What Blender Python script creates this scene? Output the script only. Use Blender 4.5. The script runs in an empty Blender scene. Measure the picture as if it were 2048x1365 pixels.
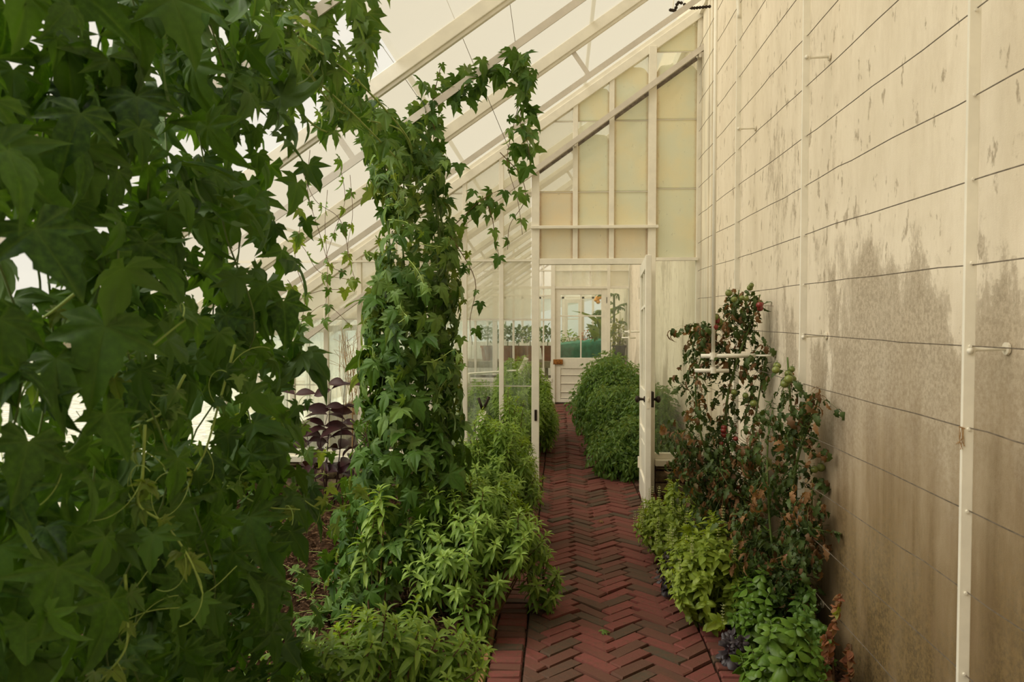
import bpy, math, random
import numpy as np
from mathutils import Vector, Matrix

random.seed(7)
rng = np.random.default_rng(7)
S = bpy.context.scene
COL = S.collection
PI = math.pi

# ------------------------------------------------------------------ camera, sky, sun, exposure
EYE = Vector((0.0, 0.0, 1.55))
FPX = 1565.0
YAW, PITCH = math.radians(3.51), math.radians(1.78)
cam_data = bpy.data.cameras.new('camera')
cam = bpy.data.objects.new('camera', cam_data)
COL.objects.link(cam)
cam.location = EYE
cam.rotation_euler = (PI / 2 - PITCH, 0, YAW)
cam_data.sensor_width = 36.0
cam_data.lens = FPX / 2048 * 36.0
cam_data.clip_start = 0.05
cam_data.dof.use_dof = True
cam_data.dof.focus_distance = 4.6
cam_data.dof.aperture_fstop = 6.3
S.camera = cam
CAM_ROT = cam.rotation_euler.to_matrix()

S.view_settings.view_transform = 'Standard'
S.view_settings.look = 'None'
S.view_settings.exposure = 0.0
S.view_settings.gamma = 1.0
S.view_settings.use_curve_mapping = False
S.cycles.max_bounces = 10
S.cycles.diffuse_bounces = 5
S.cycles.transparent_max_bounces = 24
S.cycles.transmission_bounces = 8
S.cycles.caustics_reflective = False
S.cycles.caustics_refractive = False
S.cycles.sample_clamp_indirect = 6.0

SKY = 0.92
w = bpy.data.worlds.new('overcast_sky')
S.world = w
w.use_nodes = True
nt = w.node_tree
nt.nodes.clear()
tc = nt.nodes.new('ShaderNodeTexCoord')
sep = nt.nodes.new('ShaderNodeSeparateXYZ')
rmp = nt.nodes.new('ShaderNodeValToRGB')
rmp.color_ramp.elements[0].position = 0.0
rmp.color_ramp.elements[0].color = (0.92, 0.88, 0.78, 1)
rmp.color_ramp.elements[1].position = 1.0
rmp.color_ramp.elements[1].color = (1.0, 0.945, 0.82, 1)
bg = nt.nodes.new('ShaderNodeBackground')
bg.inputs['Strength'].default_value = SKY
wo = nt.nodes.new('ShaderNodeOutputWorld')
nt.links.new(tc.outputs['Generated'], sep.inputs[0])
nt.links.new(sep.outputs['Z'], rmp.inputs[0])
nt.links.new(rmp.outputs[0], bg.inputs[0])
nt.links.new(bg.outputs[0], wo.inputs[0])

sun_d = bpy.data.lights.new('sun', 'SUN')
sun_d.energy = 5.0
sun_d.angle = math.radians(60)
sun_d.color = (1.0, 0.945, 0.83)
sun = bpy.data.objects.new('sun', sun_d)
COL.objects.link(sun)
sun.rotation_euler = Vector((1.0, 0.35, -1.1)).to_track_quat('-Z', 'Y').to_euler()


def at(px, py, Y):
    """A point of the photograph at depth Y along the path, as a world position."""
    d = CAM_ROT @ Vector(((px - 1024) / FPX, -(py - 682.5) / FPX, -1))
    return EYE + d * (Y / d.y)


def aX(px, Y): return at(px, 634, Y).x
def aZ(py, Y): return at(1120, py, Y).z


# ------------------------------------------------------------------ materials
def new_mat(name):
    m = bpy.data.materials.new(name)
    m.use_nodes = True
    m.node_tree.nodes.clear()
    return m, m.node_tree, m.node_tree.nodes.new('ShaderNodeOutputMaterial')


def node(nt, typ, ins=None, **attrs):
    n = nt.nodes.new(typ)
    for k, v in attrs.items():
        setattr(n, k, v)
    for k, v in (ins or {}).items():
        if hasattr(v, 'is_linked') or isinstance(v, bpy.types.NodeSocket):
            nt.links.new(v, n.inputs[k])
        else:
            n.inputs[k].default_value = v
    return n


def rgba(c): return (c[0], c[1], c[2], 1)


def mixc(nt, fac, a, b, blend='MIX'):
    n = nt.nodes.new('ShaderNodeMix')
    n.data_type = 'RGBA'
    n.blend_type = blend
    for idx, v in ((0, fac), (6, a), (7, b)):
        if isinstance(v, bpy.types.NodeSocket):
            nt.links.new(v, n.inputs[idx])
        else:
            n.inputs[idx].default_value = v if idx == 0 else rgba(v)
    return n.outputs[2]


def mth(nt, op, a, b=0.0, c=None, clamp=False):
    n = nt.nodes.new('ShaderNodeMath')
    n.operation = op
    n.use_clamp = clamp
    for i, v in enumerate((a, b) if c is None else (a, b, c)):
        if isinstance(v, bpy.types.NodeSocket):
            nt.links.new(v, n.inputs[i])
        else:
            n.inputs[i].default_value = v
    return n.outputs[0]


def smooth(nt, v, lo, hi):
    n = nt.nodes.new('ShaderNodeMapRange')
    n.interpolation_type = 'SMOOTHSTEP'
    nt.links.new(v, n.inputs[0])
    n.inputs[1].default_value = lo
    n.inputs[2].default_value = hi
    return n.outputs[0]


def noise(nt, scale, detail=4, rough=0.55, stretch=(1, 1, 1), coord='Object', off=(0, 0, 0), dist=0.0):
    tc = node(nt, 'ShaderNodeTexCoord')
    mp = node(nt, 'ShaderNodeMapping', {'Vector': tc.outputs[coord], 'Scale': stretch, 'Location': off})
    n = node(nt, 'ShaderNodeTexNoise', {'Vector': mp.outputs[0], 'Scale': scale, 'Detail': detail, 'Roughness': rough, 'Distortion': dist})
    return n.outputs[0]


def bump(nt, h, strength=0.3, dist=0.01):
    return node(nt, 'ShaderNodeBump', {'Height': h, 'Strength': strength, 'Distance': dist}).outputs[0]


def simple(name, col, rough=0.6, var=0.15, nscale=12, bmp=0.15, metal=0.0, spec=0.3, stretch=(1, 1, 1)):
    m, nt, out = new_mat(name)
    n = noise(nt, nscale, 5, 0.6, stretch)
    c = mixc(nt, smooth(nt, n, 0.3, 0.7), [x * (1 - var) for x in col], [min(1, x * (1 + var)) for x in col])
    p = node(nt, 'ShaderNodeBsdfPrincipled', {'Base Color': c, 'Roughness': rough, 'Metallic': metal,
                                             'Specular IOR Level': spec, 'Normal': bump(nt, n, bmp)})
    nt.links.new(p.outputs[0], out.inputs[0])
    return m


def leaf_mat(name, dark, light, trans=0.3, rough=0.45, brown=None, brown_amt=0.0, vein=(0.16, 0.24, 0.07), under=None):
    """Leaf: each leaf its own tone, lighter veins, light shining through."""
    m, nt, out = new_mat(name)
    oi = node(nt, 'ShaderNodeObjectInfo')
    ge = node(nt, 'ShaderNodeNewGeometry')
    r = mth(nt, 'FRACT', mth(nt, 'ADD', oi.outputs['Random'], ge.outputs['Random Per Island']))
    c = mixc(nt, r, dark, light)
    n = noise(nt, 9, 4)
    c = mixc(nt, mth(nt, 'MULTIPLY', smooth(nt, n, 0.35, 0.75), 0.45), c, [x * 1.35 for x in light])
    va = node(nt, 'ShaderNodeAttribute', attribute_name='vein')
    c = mixc(nt, mth(nt, 'MULTIPLY', mth(nt, 'POWER', va.outputs['Fac'], 2.5), 0.55), c, vein)
    if brown:
        r2 = mth(nt, 'FRACT', mth(nt, 'MULTIPLY', r, 7.31))
        c = mixc(nt, smooth(nt, r2, 1 - brown_amt - 0.03, 1 - brown_amt + 0.03), c, brown)
    if under:
        c = mixc(nt, mth(nt, 'MULTIPLY', ge.outputs['Backfacing'], 0.7), c, under)
    p = node(nt, 'ShaderNodeBsdfPrincipled', {'Base Color': c, 'Roughness': rough, 'Specular IOR Level': 0.28,
                                             'Normal': bump(nt, noise(nt, 60, 3), 0.15, 0.003)})
    tcol = mixc(nt, 1.0, c, (1.7, 1.6, 0.5), 'MULTIPLY')
    t = node(nt, 'ShaderNodeBsdfTranslucent', {'Color': tcol})
    mx = node(nt, 'ShaderNodeMixShader', {0: trans, 1: p.outputs[0], 2: t.outputs[0]})
    nt.links.new(mx.outputs[0], out.inputs[0])
    return m


def glass_mat(name, haze=0.0, hcol=(0.8, 0.78, 0.65), tint=(0.96, 0.98, 0.95), patch=None, stain=None, streak=0.0, refl=0.05):
    """Pane: see-through part, a film of whitewash or dirt that scatters, a little reflection.
    patch = (scale, lo, hi): noise that thins the film."""
    m, nt, out = new_mat(name)
    tr = node(nt, 'ShaderNodeBsdfTransparent', {'Color': rgba(tint)})
    hc = None
    if stain:
        n2 = noise(nt, 5.0, 6, 0.65, (1, 1, 0.6))
        hc = mixc(nt, mth(nt, 'MULTIPLY', smooth(nt, n2, 0.48, 0.72), 0.8), hcol, stain)
    tl_in = hc if hc is not None else rgba(hcol)
    tl = node(nt, 'ShaderNodeBsdfTranslucent', {'Color': tl_in})
    df = node(nt, 'ShaderNodeBsdfDiffuse', {'Color': tl_in})
    film = node(nt, 'ShaderNodeMixShader', {0: 0.3, 1: tl.outputs[0], 2: df.outputs[0]})
    f = haze
    if patch:
        n1 = noise(nt, patch[0], 5, 0.6, (1, 1, 0.35 if streak else 0.8))
        f = mth(nt, 'MULTIPLY', smooth(nt, n1, patch[1], patch[2]), haze)
        if streak:
            n3 = noise(nt, 22, 4, 0.6, (1, 1, 0.08))
            f = mth(nt, 'ADD', f, mth(nt, 'MULTIPLY', smooth(nt, n3, 0.5, 0.75), streak), clamp=True)
    mx = node(nt, 'ShaderNodeMixShader', {0: f, 1: tr.outputs[0], 2: film.outputs[0]})
    gl = node(nt, 'ShaderNodeBsdfGlossy', {'Color': (1, 1, 1, 1), 'Roughness': 0.05})
    mx2 = node(nt, 'ShaderNodeMixShader', {0: refl, 1: mx.outputs[0], 2: gl.outputs[0]})
    nt.links.new(mx2.outputs[0], out.inputs[0])
    return m


def washed_mat(name, wash, stain, cut=1.1):
    """Pane brushed with shading wash on its lower part: ragged rounded top edge, rusty stains along the rim."""
    m, nt, out = new_mat(name)
    tc = node(nt, 'ShaderNodeTexCoord')
    sp = node(nt, 'ShaderNodeSeparateXYZ', {0: tc.outputs['Generated']})
    n1 = noise(nt, 9, 5, 0.6)
    gx = mth(nt, 'ABSOLUTE', mth(nt, 'SUBTRACT', sp.outputs[0], 0.5))
    top = mth(nt, 'SUBTRACT', cut, mth(nt, 'MULTIPLY', mth(nt, 'POWER', mth(nt, 'MULTIPLY', gx, 2.0), 6.0), 0.10))
    top = mth(nt, 'ADD', top, mth(nt, 'MULTIPLY', mth(nt, 'SUBTRACT', n1, 0.5), 0.10))
    mask = smooth(nt, mth(nt, 'SUBTRACT', top, sp.outputs[2]), 0.0, 0.012)
    n2 = noise(nt, 26, 6, 0.75, (1, 1, 0.6))
    mask = mth(nt, 'MULTIPLY', mask, mth(nt, 'SUBTRACT', 1.0, mth(nt, 'MULTIPLY', smooth(nt, n2, 0.62, 0.70), 0.7)))
    n4 = noise(nt, 2.6, 5, 0.6)
    wc = mixc(nt, smooth(nt, n4, 0.35, 0.7), wash, [wash[0] * 1.08, wash[1] * 1.0, wash[2] * 0.90])
    rim = smooth(nt, mth(nt, 'ADD', gx, mth(nt, 'MULTIPLY', n2, 0.12)), 0.46, 0.58)
    wc = mixc(nt, mth(nt, 'MULTIPLY', rim, 0.7), wc, stain)
    tr = node(nt, 'ShaderNodeBsdfTransparent', {'Color': (0.95, 0.96, 0.92, 1)})
    tl = node(nt, 'ShaderNodeBsdfTranslucent', {'Color': wc})
    df = node(nt, 'ShaderNodeBsdfDiffuse', {'Color': wc})
    film = node(nt, 'ShaderNodeMixShader', {0: 0.5, 1: tl.outputs[0], 2: df.outputs[0]})
    mx = node(nt, 'ShaderNodeMixShader', {0: mth(nt, 'ADD', mth(nt, 'MULTIPLY', mask, 0.60), 0.20), 1: tr.outputs[0], 2: film.outputs[0]})
    nt.links.new(mx.outputs[0], out.inputs[0])
    return m


def wall_mat():
    """Limewashed plaster: cream paint flaking off grey render, brown damp low down, moss at the foot."""
    m, nt, out = new_mat('limewashed_plaster')
    tc = node(nt, 'ShaderNodeTexCoord')
    sp = node(nt, 'ShaderNodeSeparateXYZ', {0: tc.outputs['Object']})
    y, z = sp.outputs[1], sp.outputs[2]
    big = noise(nt, 0.9, 8, 0.62, (1, 1, 0.55))
    mid = noise(nt, 3.2, 9, 0.7, (1, 1, 0.4), off=(3, 1, 2))
    chip = noise(nt, 16, 5, 0.6, (1, 1, 0.45), off=(7, 3, 1))
    chip2 = noise(nt, 6.0, 8, 0.8, (1, 1, 0.30), off=(1, 8, 4))
    fine = noise(nt, 70, 6, 0.7)
    grain = noise(nt, 240, 3, 0.6)
    streak = noise(nt, 7, 5, 0.6, (1, 1, 0.07), off=(2, 2, 0))
    cream = mixc(nt, smooth(nt, mid, 0.3, 0.75), (0.82, 0.735, 0.605), (0.73, 0.645, 0.51))
    cream = mixc(nt, mth(nt, 'MULTIPLY', smooth(nt, chip2, 0.42, 0.62), 0.35), cream, (0.62, 0.53, 0.41))
    grey = mixc(nt, smooth(nt, fine, 0.35, 0.65), (0.32, 0.262, 0.188), (0.53, 0.45, 0.345))
    # loss of paint: everywhere in flakes, broadly below head height, less towards the far end
    far = smooth(nt, y, 3.2, 5.6)
    zz = mth(nt, 'ADD', z, mth(nt, 'MULTIPLY', far, 0.85))
    loss = mth(nt, 'ADD', mth(nt, 'MULTIPLY', mth(nt, 'SUBTRACT', 1.72, zz), 0.60), mth(nt, 'MULTIPLY', mth(nt, 'SUBTRACT', big, 0.5), 2.6))
    loss = mth(nt, 'ADD', loss, mth(nt, 'MULTIPLY', mth(nt, 'SUBTRACT', mid, 0.5), 2.0))
    loss = mth(nt, 'ADD', loss, mth(nt, 'MULTIPLY', mth(nt, 'SUBTRACT', fine, 0.5), 0.55))
    f_loss = smooth(nt, loss, 0.02, 0.22)
    f_chip = smooth(nt, mth(nt, 'ADD', chip, mth(nt, 'MULTIPLY', mth(nt, 'SUBTRACT', big, 0.5), 0.35)), 0.59, 0.65)
    f_c2 = smooth(nt, mth(nt, 'ADD', chip2, mth(nt, 'MULTIPLY', mth(nt, 'SUBTRACT', big, 0.5), 0.9)), 0.55, 0.68)
    f_ghost = mth(nt, 'MAXIMUM', mth(nt, 'MULTIPLY', f_chip, 0.8), mth(nt, 'MULTIPLY', f_c2, 0.6))
    f_all = mth(nt, 'MAXIMUM', mth(nt, 'MULTIPLY', f_loss, 0.9), f_ghost)
    c = mixc(nt, f_all, cream, grey)
    # tan damp below
    dz = mth(nt, 'ADD', mth(nt, 'MULTIPLY', mth(nt, 'SUBTRACT', big, 0.5), 1.5), mth(nt, 'MULTIPLY', mth(nt, 'SUBTRACT', streak, 0.5), 0.6))
    zd = mth(nt, 'ADD', zz, dz)
    tan = mixc(nt, smooth(nt, mth(nt, 'ADD', mth(nt, 'MULTIPLY', streak, 0.4), mth(nt, 'MULTIPLY', mid, 0.6)), 0.36, 0.64), (0.19, 0.120, 0.056), (0.44, 0.325, 0.19))
    tan = mixc(nt, mth(nt, 'MULTIPLY', smooth(nt, fine, 0.4, 0.62), 0.55), tan, (0.16, 0.105, 0.05))
    tan = mixc(nt, mth(nt, 'MULTIPLY', smooth(nt, mid, 0.48, 0.66), 0.45), tan, (0.45, 0.355, 0.24))
    f_tan = mth(nt, 'SUBTRACT', 1.0, smooth(nt, zd, 0.75, 1.75))
    c = mixc(nt, mth(nt, 'MULTIPLY', f_tan, 0.9), c, tan)
    moss = mixc(nt, smooth(nt, fine, 0.35, 0.65), (0.060, 0.042, 0.016), (0.20, 0.13, 0.048))
    f_moss = mth(nt, 'MULTIPLY', mth(nt, 'SUBTRACT', 1.0, smooth(nt, zd, 0.3, 1.40)), smooth(nt, mid, 0.30, 0.56))
    c = mixc(nt, mth(nt, 'MULTIPLY', f_moss, 0.88), c, moss)
    h = mth(nt, 'ADD', mth(nt, 'MULTIPLY', f_all, -0.6), mth(nt, 'MULTIPLY', grain, 0.5))
    p = node(nt, 'ShaderNodeBsdfPrincipled', {'Base Color': c, 'Roughness': 0.85, 'Specular IOR Level': 0.15,
                                             'Normal': bump(nt, h, 0.45, 0.004)})
    nt.links.new(p.outputs[0], out.inputs[0])
    return m


def brick_mat():
    m, nt, out = new_mat('old_red_brick')
    oi = node(nt, 'ShaderNodeObjectInfo')
    ge = node(nt, 'ShaderNodeNewGeometry')
    r = mth(nt, 'FRACT', mth(nt, 'ADD', oi.outputs['Random'], ge.outputs['Random Per Island']))
    cr = node(nt, 'ShaderNodeValToRGB', {0: r})
    e = cr.color_ramp.elements
    e[0].position, e[0].color = 0.0, (0.167, 0.047, 0.039, 1)
    e[1].position, e[1].color = 1.0, (0.060, 0.048, 0.030, 1)
    for pos, c in ((0.35, (0.141, 0.042, 0.034, 1)), (0.6, (0.114, 0.042, 0.030, 1)), (0.72, (0.084, 0.040, 0.027, 1)), (0.86, (0.075, 0.042, 0.028, 1))):
        k = e.new(pos)
        k.color = c
    n = noise(nt, 30, 6, 0.7)
    n2 = noise(nt, 5, 5, 0.6)
    c = mixc(nt, smooth(nt, n, 0.42, 0.72), cr.outputs[0], (0.10, 0.045, 0.028))
    c = mixc(nt, mth(nt, 'MULTIPLY', smooth(nt, n2, 0.55, 0.75), 0.4), c, (0.075, 0.055, 0.03))
    p = node(nt, 'ShaderNodeBsdfPrincipled', {'Base Color': c, 'Roughness': 0.8, 'Specular IOR Level': 0.25, 'Normal': bump(nt, n, 0.5, 0.006)})
    nt.links.new(p.outputs[0], out.inputs[0])
    return m


M = {}
M['white'] = simple('cream_gloss_paint', (0.80, 0.76, 0.66), 0.45, 0.05, 9, 0.08)
M['white_old'] = simple('weathered_white_paint', (0.74, 0.68, 0.56), 0.6, 0.14, 7, 0.2, stretch=(1, 1, 0.15))
M['grey_paint'] = simple('pale_grey_metal_paint', (0.62, 0.57, 0.50), 0.5, 0.06, 9, 0.05)
M['steel'] = simple('dull_wire_steel', (0.16, 0.13, 0.10), 0.55, 0.35, 30, 0.1, metal=0.4)
M['iron'] = simple('dark_iron', (0.035, 0.025, 0.018), 0.5, 0.3, 30, 0.2, metal=0.5)
M['brass'] = simple('rusty_brass', (0.34, 0.14, 0.035), 0.5, 0.45, 40, 0.2, metal=0.4)
M['stone'] = simple('rough_fieldstone', (0.17, 0.125, 0.075), 0.9, 0.5, 11, 0.8)
M['soil'] = simple('bark_mulch_soil', (0.050, 0.026, 0.014), 0.95, 0.6, 45, 1.0, spec=0.1)
M['chip'] = simple('bark_chips', (0.095, 0.054, 0.031), 0.9, 0.6, 14, 0.3, spec=0.1)
M['straw'] = simple('dry_straw', (0.36, 0.22, 0.10), 0.8, 0.3, 14, 0.2)
M['sand'] = simple('dark_joint_sand', (0.045, 0.027, 0.018), 0.95, 0.5, 60, 0.8, spec=0.1)
M['timber'] = simple('edging_timber', (0.20, 0.105, 0.045), 0.8, 0.3, 20, 0.4, stretch=(6, 1, 6))
M['lawn'] = simple('outside_gravel', (0.62, 0.58, 0.50), 0.95, 0.4, 6, 0.6)
M['terracotta'] = simple('terracotta', (0.30, 0.095, 0.055), 0.8, 0.2, 9, 0.2)
M['black_pot'] = simple('black_plastic_pot', (0.022, 0.022, 0.024), 0.45, 0.2, 20, 0.1)
M['green_cloth'] = simple('green_shade_cloth', (0.03, 0.21, 0.13), 0.7, 0.25, 14, 0.3)
M['bench'] = simple('grey_bench_wood', (0.30, 0.24, 0.16), 0.8, 0.2, 12, 0.3, stretch=(1, 6, 6))
M['string'] = simple('garden_string', (0.16, 0.13, 0.09), 0.9, 0.1)
M['bark'] = simple('brown_woody_stem', (0.13, 0.075, 0.04), 0.85, 0.3, 30, 0.4)
M['vinestem'] = simple('pale_green_vine_stem', (0.25, 0.34, 0.075), 0.6, 0.2, 20, 0.1)
M['greenstem'] = simple('green_stem', (0.10, 0.15, 0.035), 0.6, 0.2, 20, 0.1)
M['purplestem'] = simple('purple_stem', (0.045, 0.016, 0.020), 0.6, 0.2, 20, 0.1)
M['wall'] = wall_mat()
M['brick'] = brick_mat()
M['roof_wash'] = glass_mat('roof_pane_limewashed', 0.55, (0.44, 0.405, 0.315), (0.97, 0.95, 0.87), refl=0.02)
M['roof_clear'] = glass_mat('roof_pane_thin_wash', 0.10, (0.86, 0.84, 0.76), (0.98, 0.98, 0.97), refl=0.02)
M['glass'] = glass_mat('clear_pane', 0.05, (0.75, 0.77, 0.72))
M['misted'] = glass_mat('algae_misted_pane', 0.42, (0.84, 0.90, 0.86), (0.95, 0.97, 0.94), (2.2, 0.35, 0.75), streak=0.25)
M['smeared'] = glass_mat('smeared_pane', 0.30, (0.84, 0.92, 0.92), (0.97, 0.98, 0.97), (2.0, 0.4, 0.75), streak=0.12)
M['filmed'] = glass_mat('chalky_pane', 0.50, (0.92, 0.89, 0.78), (0.97, 0.97, 0.94), (1.5, 0.2, 0.5))
M['wash_green'] = washed_mat('pane_green_wash', (0.84, 0.85, 0.72), (0.62, 0.46, 0.28), 1.4)
M['wash_green_cut'] = washed_mat('pane_green_wash_part', (0.83, 0.85, 0.73), (0.62, 0.46, 0.28), 0.80)
M['wash_brown'] = washed_mat('pane_brown_wash', (0.84, 0.80, 0.68), (0.52, 0.32, 0.18), 1.4)
M['wash_clear'] = glass_mat('pane_thin_chalk', 0.30, (0.82, 0.79, 0.66), (0.97, 0.97, 0.94))

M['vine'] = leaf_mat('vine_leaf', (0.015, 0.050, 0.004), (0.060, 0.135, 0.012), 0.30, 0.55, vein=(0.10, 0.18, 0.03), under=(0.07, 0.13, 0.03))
M['vine2'] = leaf_mat('vine_leaf_pale', (0.036, 0.095, 0.012), (0.140, 0.235, 0.045), 0.34, 0.5, vein=(0.18, 0.25, 0.09), under=(0.18, 0.23, 0.11))  # paler, yellower leaf green of the column vine
M['vine_young'] = leaf_mat('young_vine_leaf', (0.085, 0.155, 0.02), (0.16, 0.225, 0.04), 0.40, 0.5, vein=(0.25, 0.26, 0.08))
M['verbena'] = leaf_mat('verbena_leaf', (0.070, 0.145, 0.014), (0.160, 0.265, 0.036), 0.34, 0.45, vein=(0.20, 0.28, 0.08))
M['verbena_tip'] = leaf_mat('verbena_tip_leaf', (0.150, 0.250, 0.032), (0.255, 0.370, 0.070), 0.36, 0.45, vein=(0.25, 0.33, 0.10))
M['limebasil'] = leaf_mat('yellow_green_basil_leaf', (0.13, 0.20, 0.020), (0.25, 0.32, 0.045), 0.34, 0.38, vein=(0.28, 0.34, 0.08))
M['basil'] = leaf_mat('glossy_basil_leaf', (0.050, 0.105, 0.010), (0.120, 0.205, 0.028), 0.26, 0.25, vein=(0.13, 0.25, 0.05))
M['purplebasil'] = leaf_mat('purple_basil_leaf', (0.020, 0.016, 0.020), (0.045, 0.036, 0.040), 0.12, 0.3, vein=(0.05, 0.04, 0.045))
M['perilla'] = leaf_mat('dark_purple_leaf', (0.028, 0.010, 0.014), (0.055, 0.020, 0.024), 0.15, 0.35, vein=(0.06, 0.02, 0.03))
M['tomato_leaf'] = leaf_mat('tomato_leaf', (0.022, 0.048, 0.012), (0.070, 0.110, 0.028), 0.25, 0.5, brown=(0.14, 0.075, 0.035), brown_amt=0.12, vein=(0.09, 0.12, 0.04))
M['dry_leaf'] = leaf_mat('dry_leaf', (0.14, 0.07, 0.03), (0.27, 0.15, 0.065), 0.25, 0.7, vein=(0.2, 0.1, 0.05))
M['red_dry'] = leaf_mat('withered_red_leaf', (0.16, 0.055, 0.035), (0.32, 0.13, 0.06), 0.25, 0.7, vein=(0.2, 0.1, 0.05))
M['bush'] = leaf_mat('bush_leaf', (0.035, 0.085, 0.012), (0.115, 0.205, 0.035), 0.30, 0.4, vein=(0.10, 0.18, 0.05))
M['lightbush'] = leaf_mat('light_bush_leaf', (0.12, 0.21, 0.025), (0.24, 0.36, 0.055), 0.34, 0.45)
M['yellowbush'] = leaf_mat('yellow_green_leaf', (0.16, 0.19, 0.03), (0.34, 0.34, 0.07), 0.34, 0.45)
M['banana'] = leaf_mat('banana_leaf', (0.12, 0.17, 0.04), (0.18, 0.23, 0.06), 0.4, 0.4)
M['flower'] = leaf_mat('pale_flower', (0.36, 0.36, 0.18), (0.55, 0.52, 0.30), 0.3, 0.6)
M['pinkflower'] = leaf_mat('pink_flower', (0.45, 0.13, 0.10), (0.60, 0.25, 0.20), 0.3, 0.6)
M['orange'] = simple('ripe_orange_peel', (0.75, 0.32, 0.05), 0.4, 0.1)
M['tom_green'] = simple('unripe_tomato_skin', (0.17, 0.20, 0.045), 0.25, 0.2, 12, 0.02, spec=0.5)
M['tom_red'] = simple('ripe_tomato_skin', (0.20, 0.024, 0.018), 0.22, 0.25, 12, 0.02, spec=0.5)


# ------------------------------------------------------------------ mesh helpers
class MB:
    """Collects boxes, bars, tubes and lathes; build() links them as ONE mesh object."""
    def __init__(s): s.v, s.f = [], []

    def add(s, vs, fs):
        k = len(s.v)
        s.v.extend([tuple(v) for v in vs])
        s.f.extend([tuple(i + k for i in f) for f in fs])
        return s

    def box(s, lo, hi):
        (a, b, c), (d, e, f) = lo, hi
        return s.add([(a, b, c), (d, b, c), (d, e, c), (a, e, c), (a, b, f), (d, b, f), (d, e, f), (a, e, f)],
                     [(0, 3, 2, 1), (4, 5, 6, 7), (0, 1, 5, 4), (1, 2, 6, 5), (2, 3, 7, 6), (3, 0, 4, 7)])

    def bar(s, p, q, wy, wz):
        """Rectangular bar from p to q, wy wide along Y-ish side, wz the other way."""
        p, q = Vector(p), Vector(q)
        d = (q - p).normalized()
        side = Vector((0, 1, 0)) if abs(d.y) < 0.9 else Vector((1, 0, 0))
        side = (side - d * side.dot(d)).normalized()
        up = d.cross(side)
        a, b = side * wy / 2, up * wz / 2
        vs = [p - a - b, p + a - b, p + a + b, p - a + b, q - a - b, q + a - b, q + a + b, q - a + b]
        return s.add(vs, [(0, 1, 2, 3), (7, 6, 5, 4), (0, 4, 5, 1), (1, 5, 6, 2), (2, 6, 7, 3), (3, 7, 4, 0)])

    def tube(s, pts, r, n=6, cap=True):
        pts = [Vector(p) for p in pts]
        rs = r if isinstance(r, (list, tuple)) else [r] * len(pts)
        k0 = len(s.v)
        ref = Vector((0.31, 0.17, 0.93))
        for i, p in enumerate(pts):
            d = (pts[min(i + 1, len(pts) - 1)] - pts[max(i - 1, 0)])
            d = d.normalized() if d.length > 1e-9 else Vector((0, 0, 1))
            u = d.cross(ref)
            if u.length < 1e-3: u = d.cross(Vector((1, 0, 0)))
            u.normalize()
            v = d.cross(u)
            for j in range(n):
                a = 2 * PI * j / n
                s.v.append(tuple(p + (u * math.cos(a) + v * math.sin(a)) * rs[i]))
        for i in range(len(pts) - 1):
            for j in range(n):
                a, b = k0 + i * n + j, k0 + i * n + (j + 1) % n
                s.f.append((a, b, b + n, a + n))
        if cap:
            s.f.append(tuple(k0 + j for j in range(n))[::-1])
            s.f.append(tuple(k0 + (len(pts) - 1) * n + j for j in range(n)))
        return s

    def lathe(s, prof, c=(0, 0, 0), n=14, axis='Z'):
        k0 = len(s.v)
        for (r, h) in prof:
            for j in range(n):
                a = 2 * PI * j / n
                x, y = r * math.cos(a), r * math.sin(a)
                p = (x, y, h) if axis == 'Z' else ((h, x, y) if axis == 'X' else (x, h, y))
                s.v.append((p[0] + c[0], p[1] + c[1], p[2] + c[2]))
        for i in range(len(prof) - 1):
            for j in range(n):
                a, b = k0 + i * n + j, k0 + i * n + (j + 1) % n
                s.f.append((a, b, b + n, a + n))
        s.f.append(tuple(k0 + j for j in range(n))[::-1])
        s.f.append(tuple(k0 + (len(prof) - 1) * n + j for j in range(n)))
        return s

    def prism(s, poly, y0, y1):
        """Polygon in XZ given thickness along Y."""
        n = len(poly)
        vs = [(x, y0, z) for x, z in poly] + [(x, y1, z) for x, z in poly]
        fs = [tuple(range(n)), tuple(range(2 * n - 1, n - 1, -1))] + [(i, i + n, (i + 1) % n + n, (i + 1) % n) for i in range(n)]
        return s.add(vs, fs)

    def mesh(s, name, mat, smoothf=False):
        me = bpy.data.meshes.new(name)
        me.from_pydata(s.v, [], s.f)
        me.materials.append(M[mat] if isinstance(mat, str) else mat)
        if smoothf:
            me.polygons.foreach_set('use_smooth', [True] * len(me.polygons))
        me.update()
        return me

    def build(s, name, mat, parent=None, smoothf=False, bevel=0.0):
        return put(name, s.mesh(name, mat, smoothf), parent, bevel=bevel)


def put(name, me, parent=None, mw=None, bevel=0.0):
    o = bpy.data.objects.new(name, me)
    COL.objects.link(o)
    if parent is not None:
        o.parent = parent
        o.matrix_parent_inverse = PINV[parent.name]
    if mw is not None:
        o.matrix_basis = mw
    PINV[o.name] = Matrix() if mw is None else mw.inverted()
    if bevel:
        b = o.modifiers.new('bevel', 'BEVEL')
        b.width = bevel
        b.segments = 2
        b.limit_method = 'ANGLE'
    return o


PINV = {}


def tag(o, label=None, cat=None, group=None, kind=None):
    if label: o['label'] = label
    if cat: o['category'] = cat
    if group: o['group'] = group
    if kind: o['kind'] = kind
    return o


def empty(name, loc, label=None, cat=None, group=None, kind=None):
    o = bpy.data.objects.new(name, None)
    COL.objects.link(o)
    o.location = loc
    o.empty_display_size = 0.1
    PINV[o.name] = Matrix.Translation(-Vector(loc))
    return tag(o, label, cat, group, kind)


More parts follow.
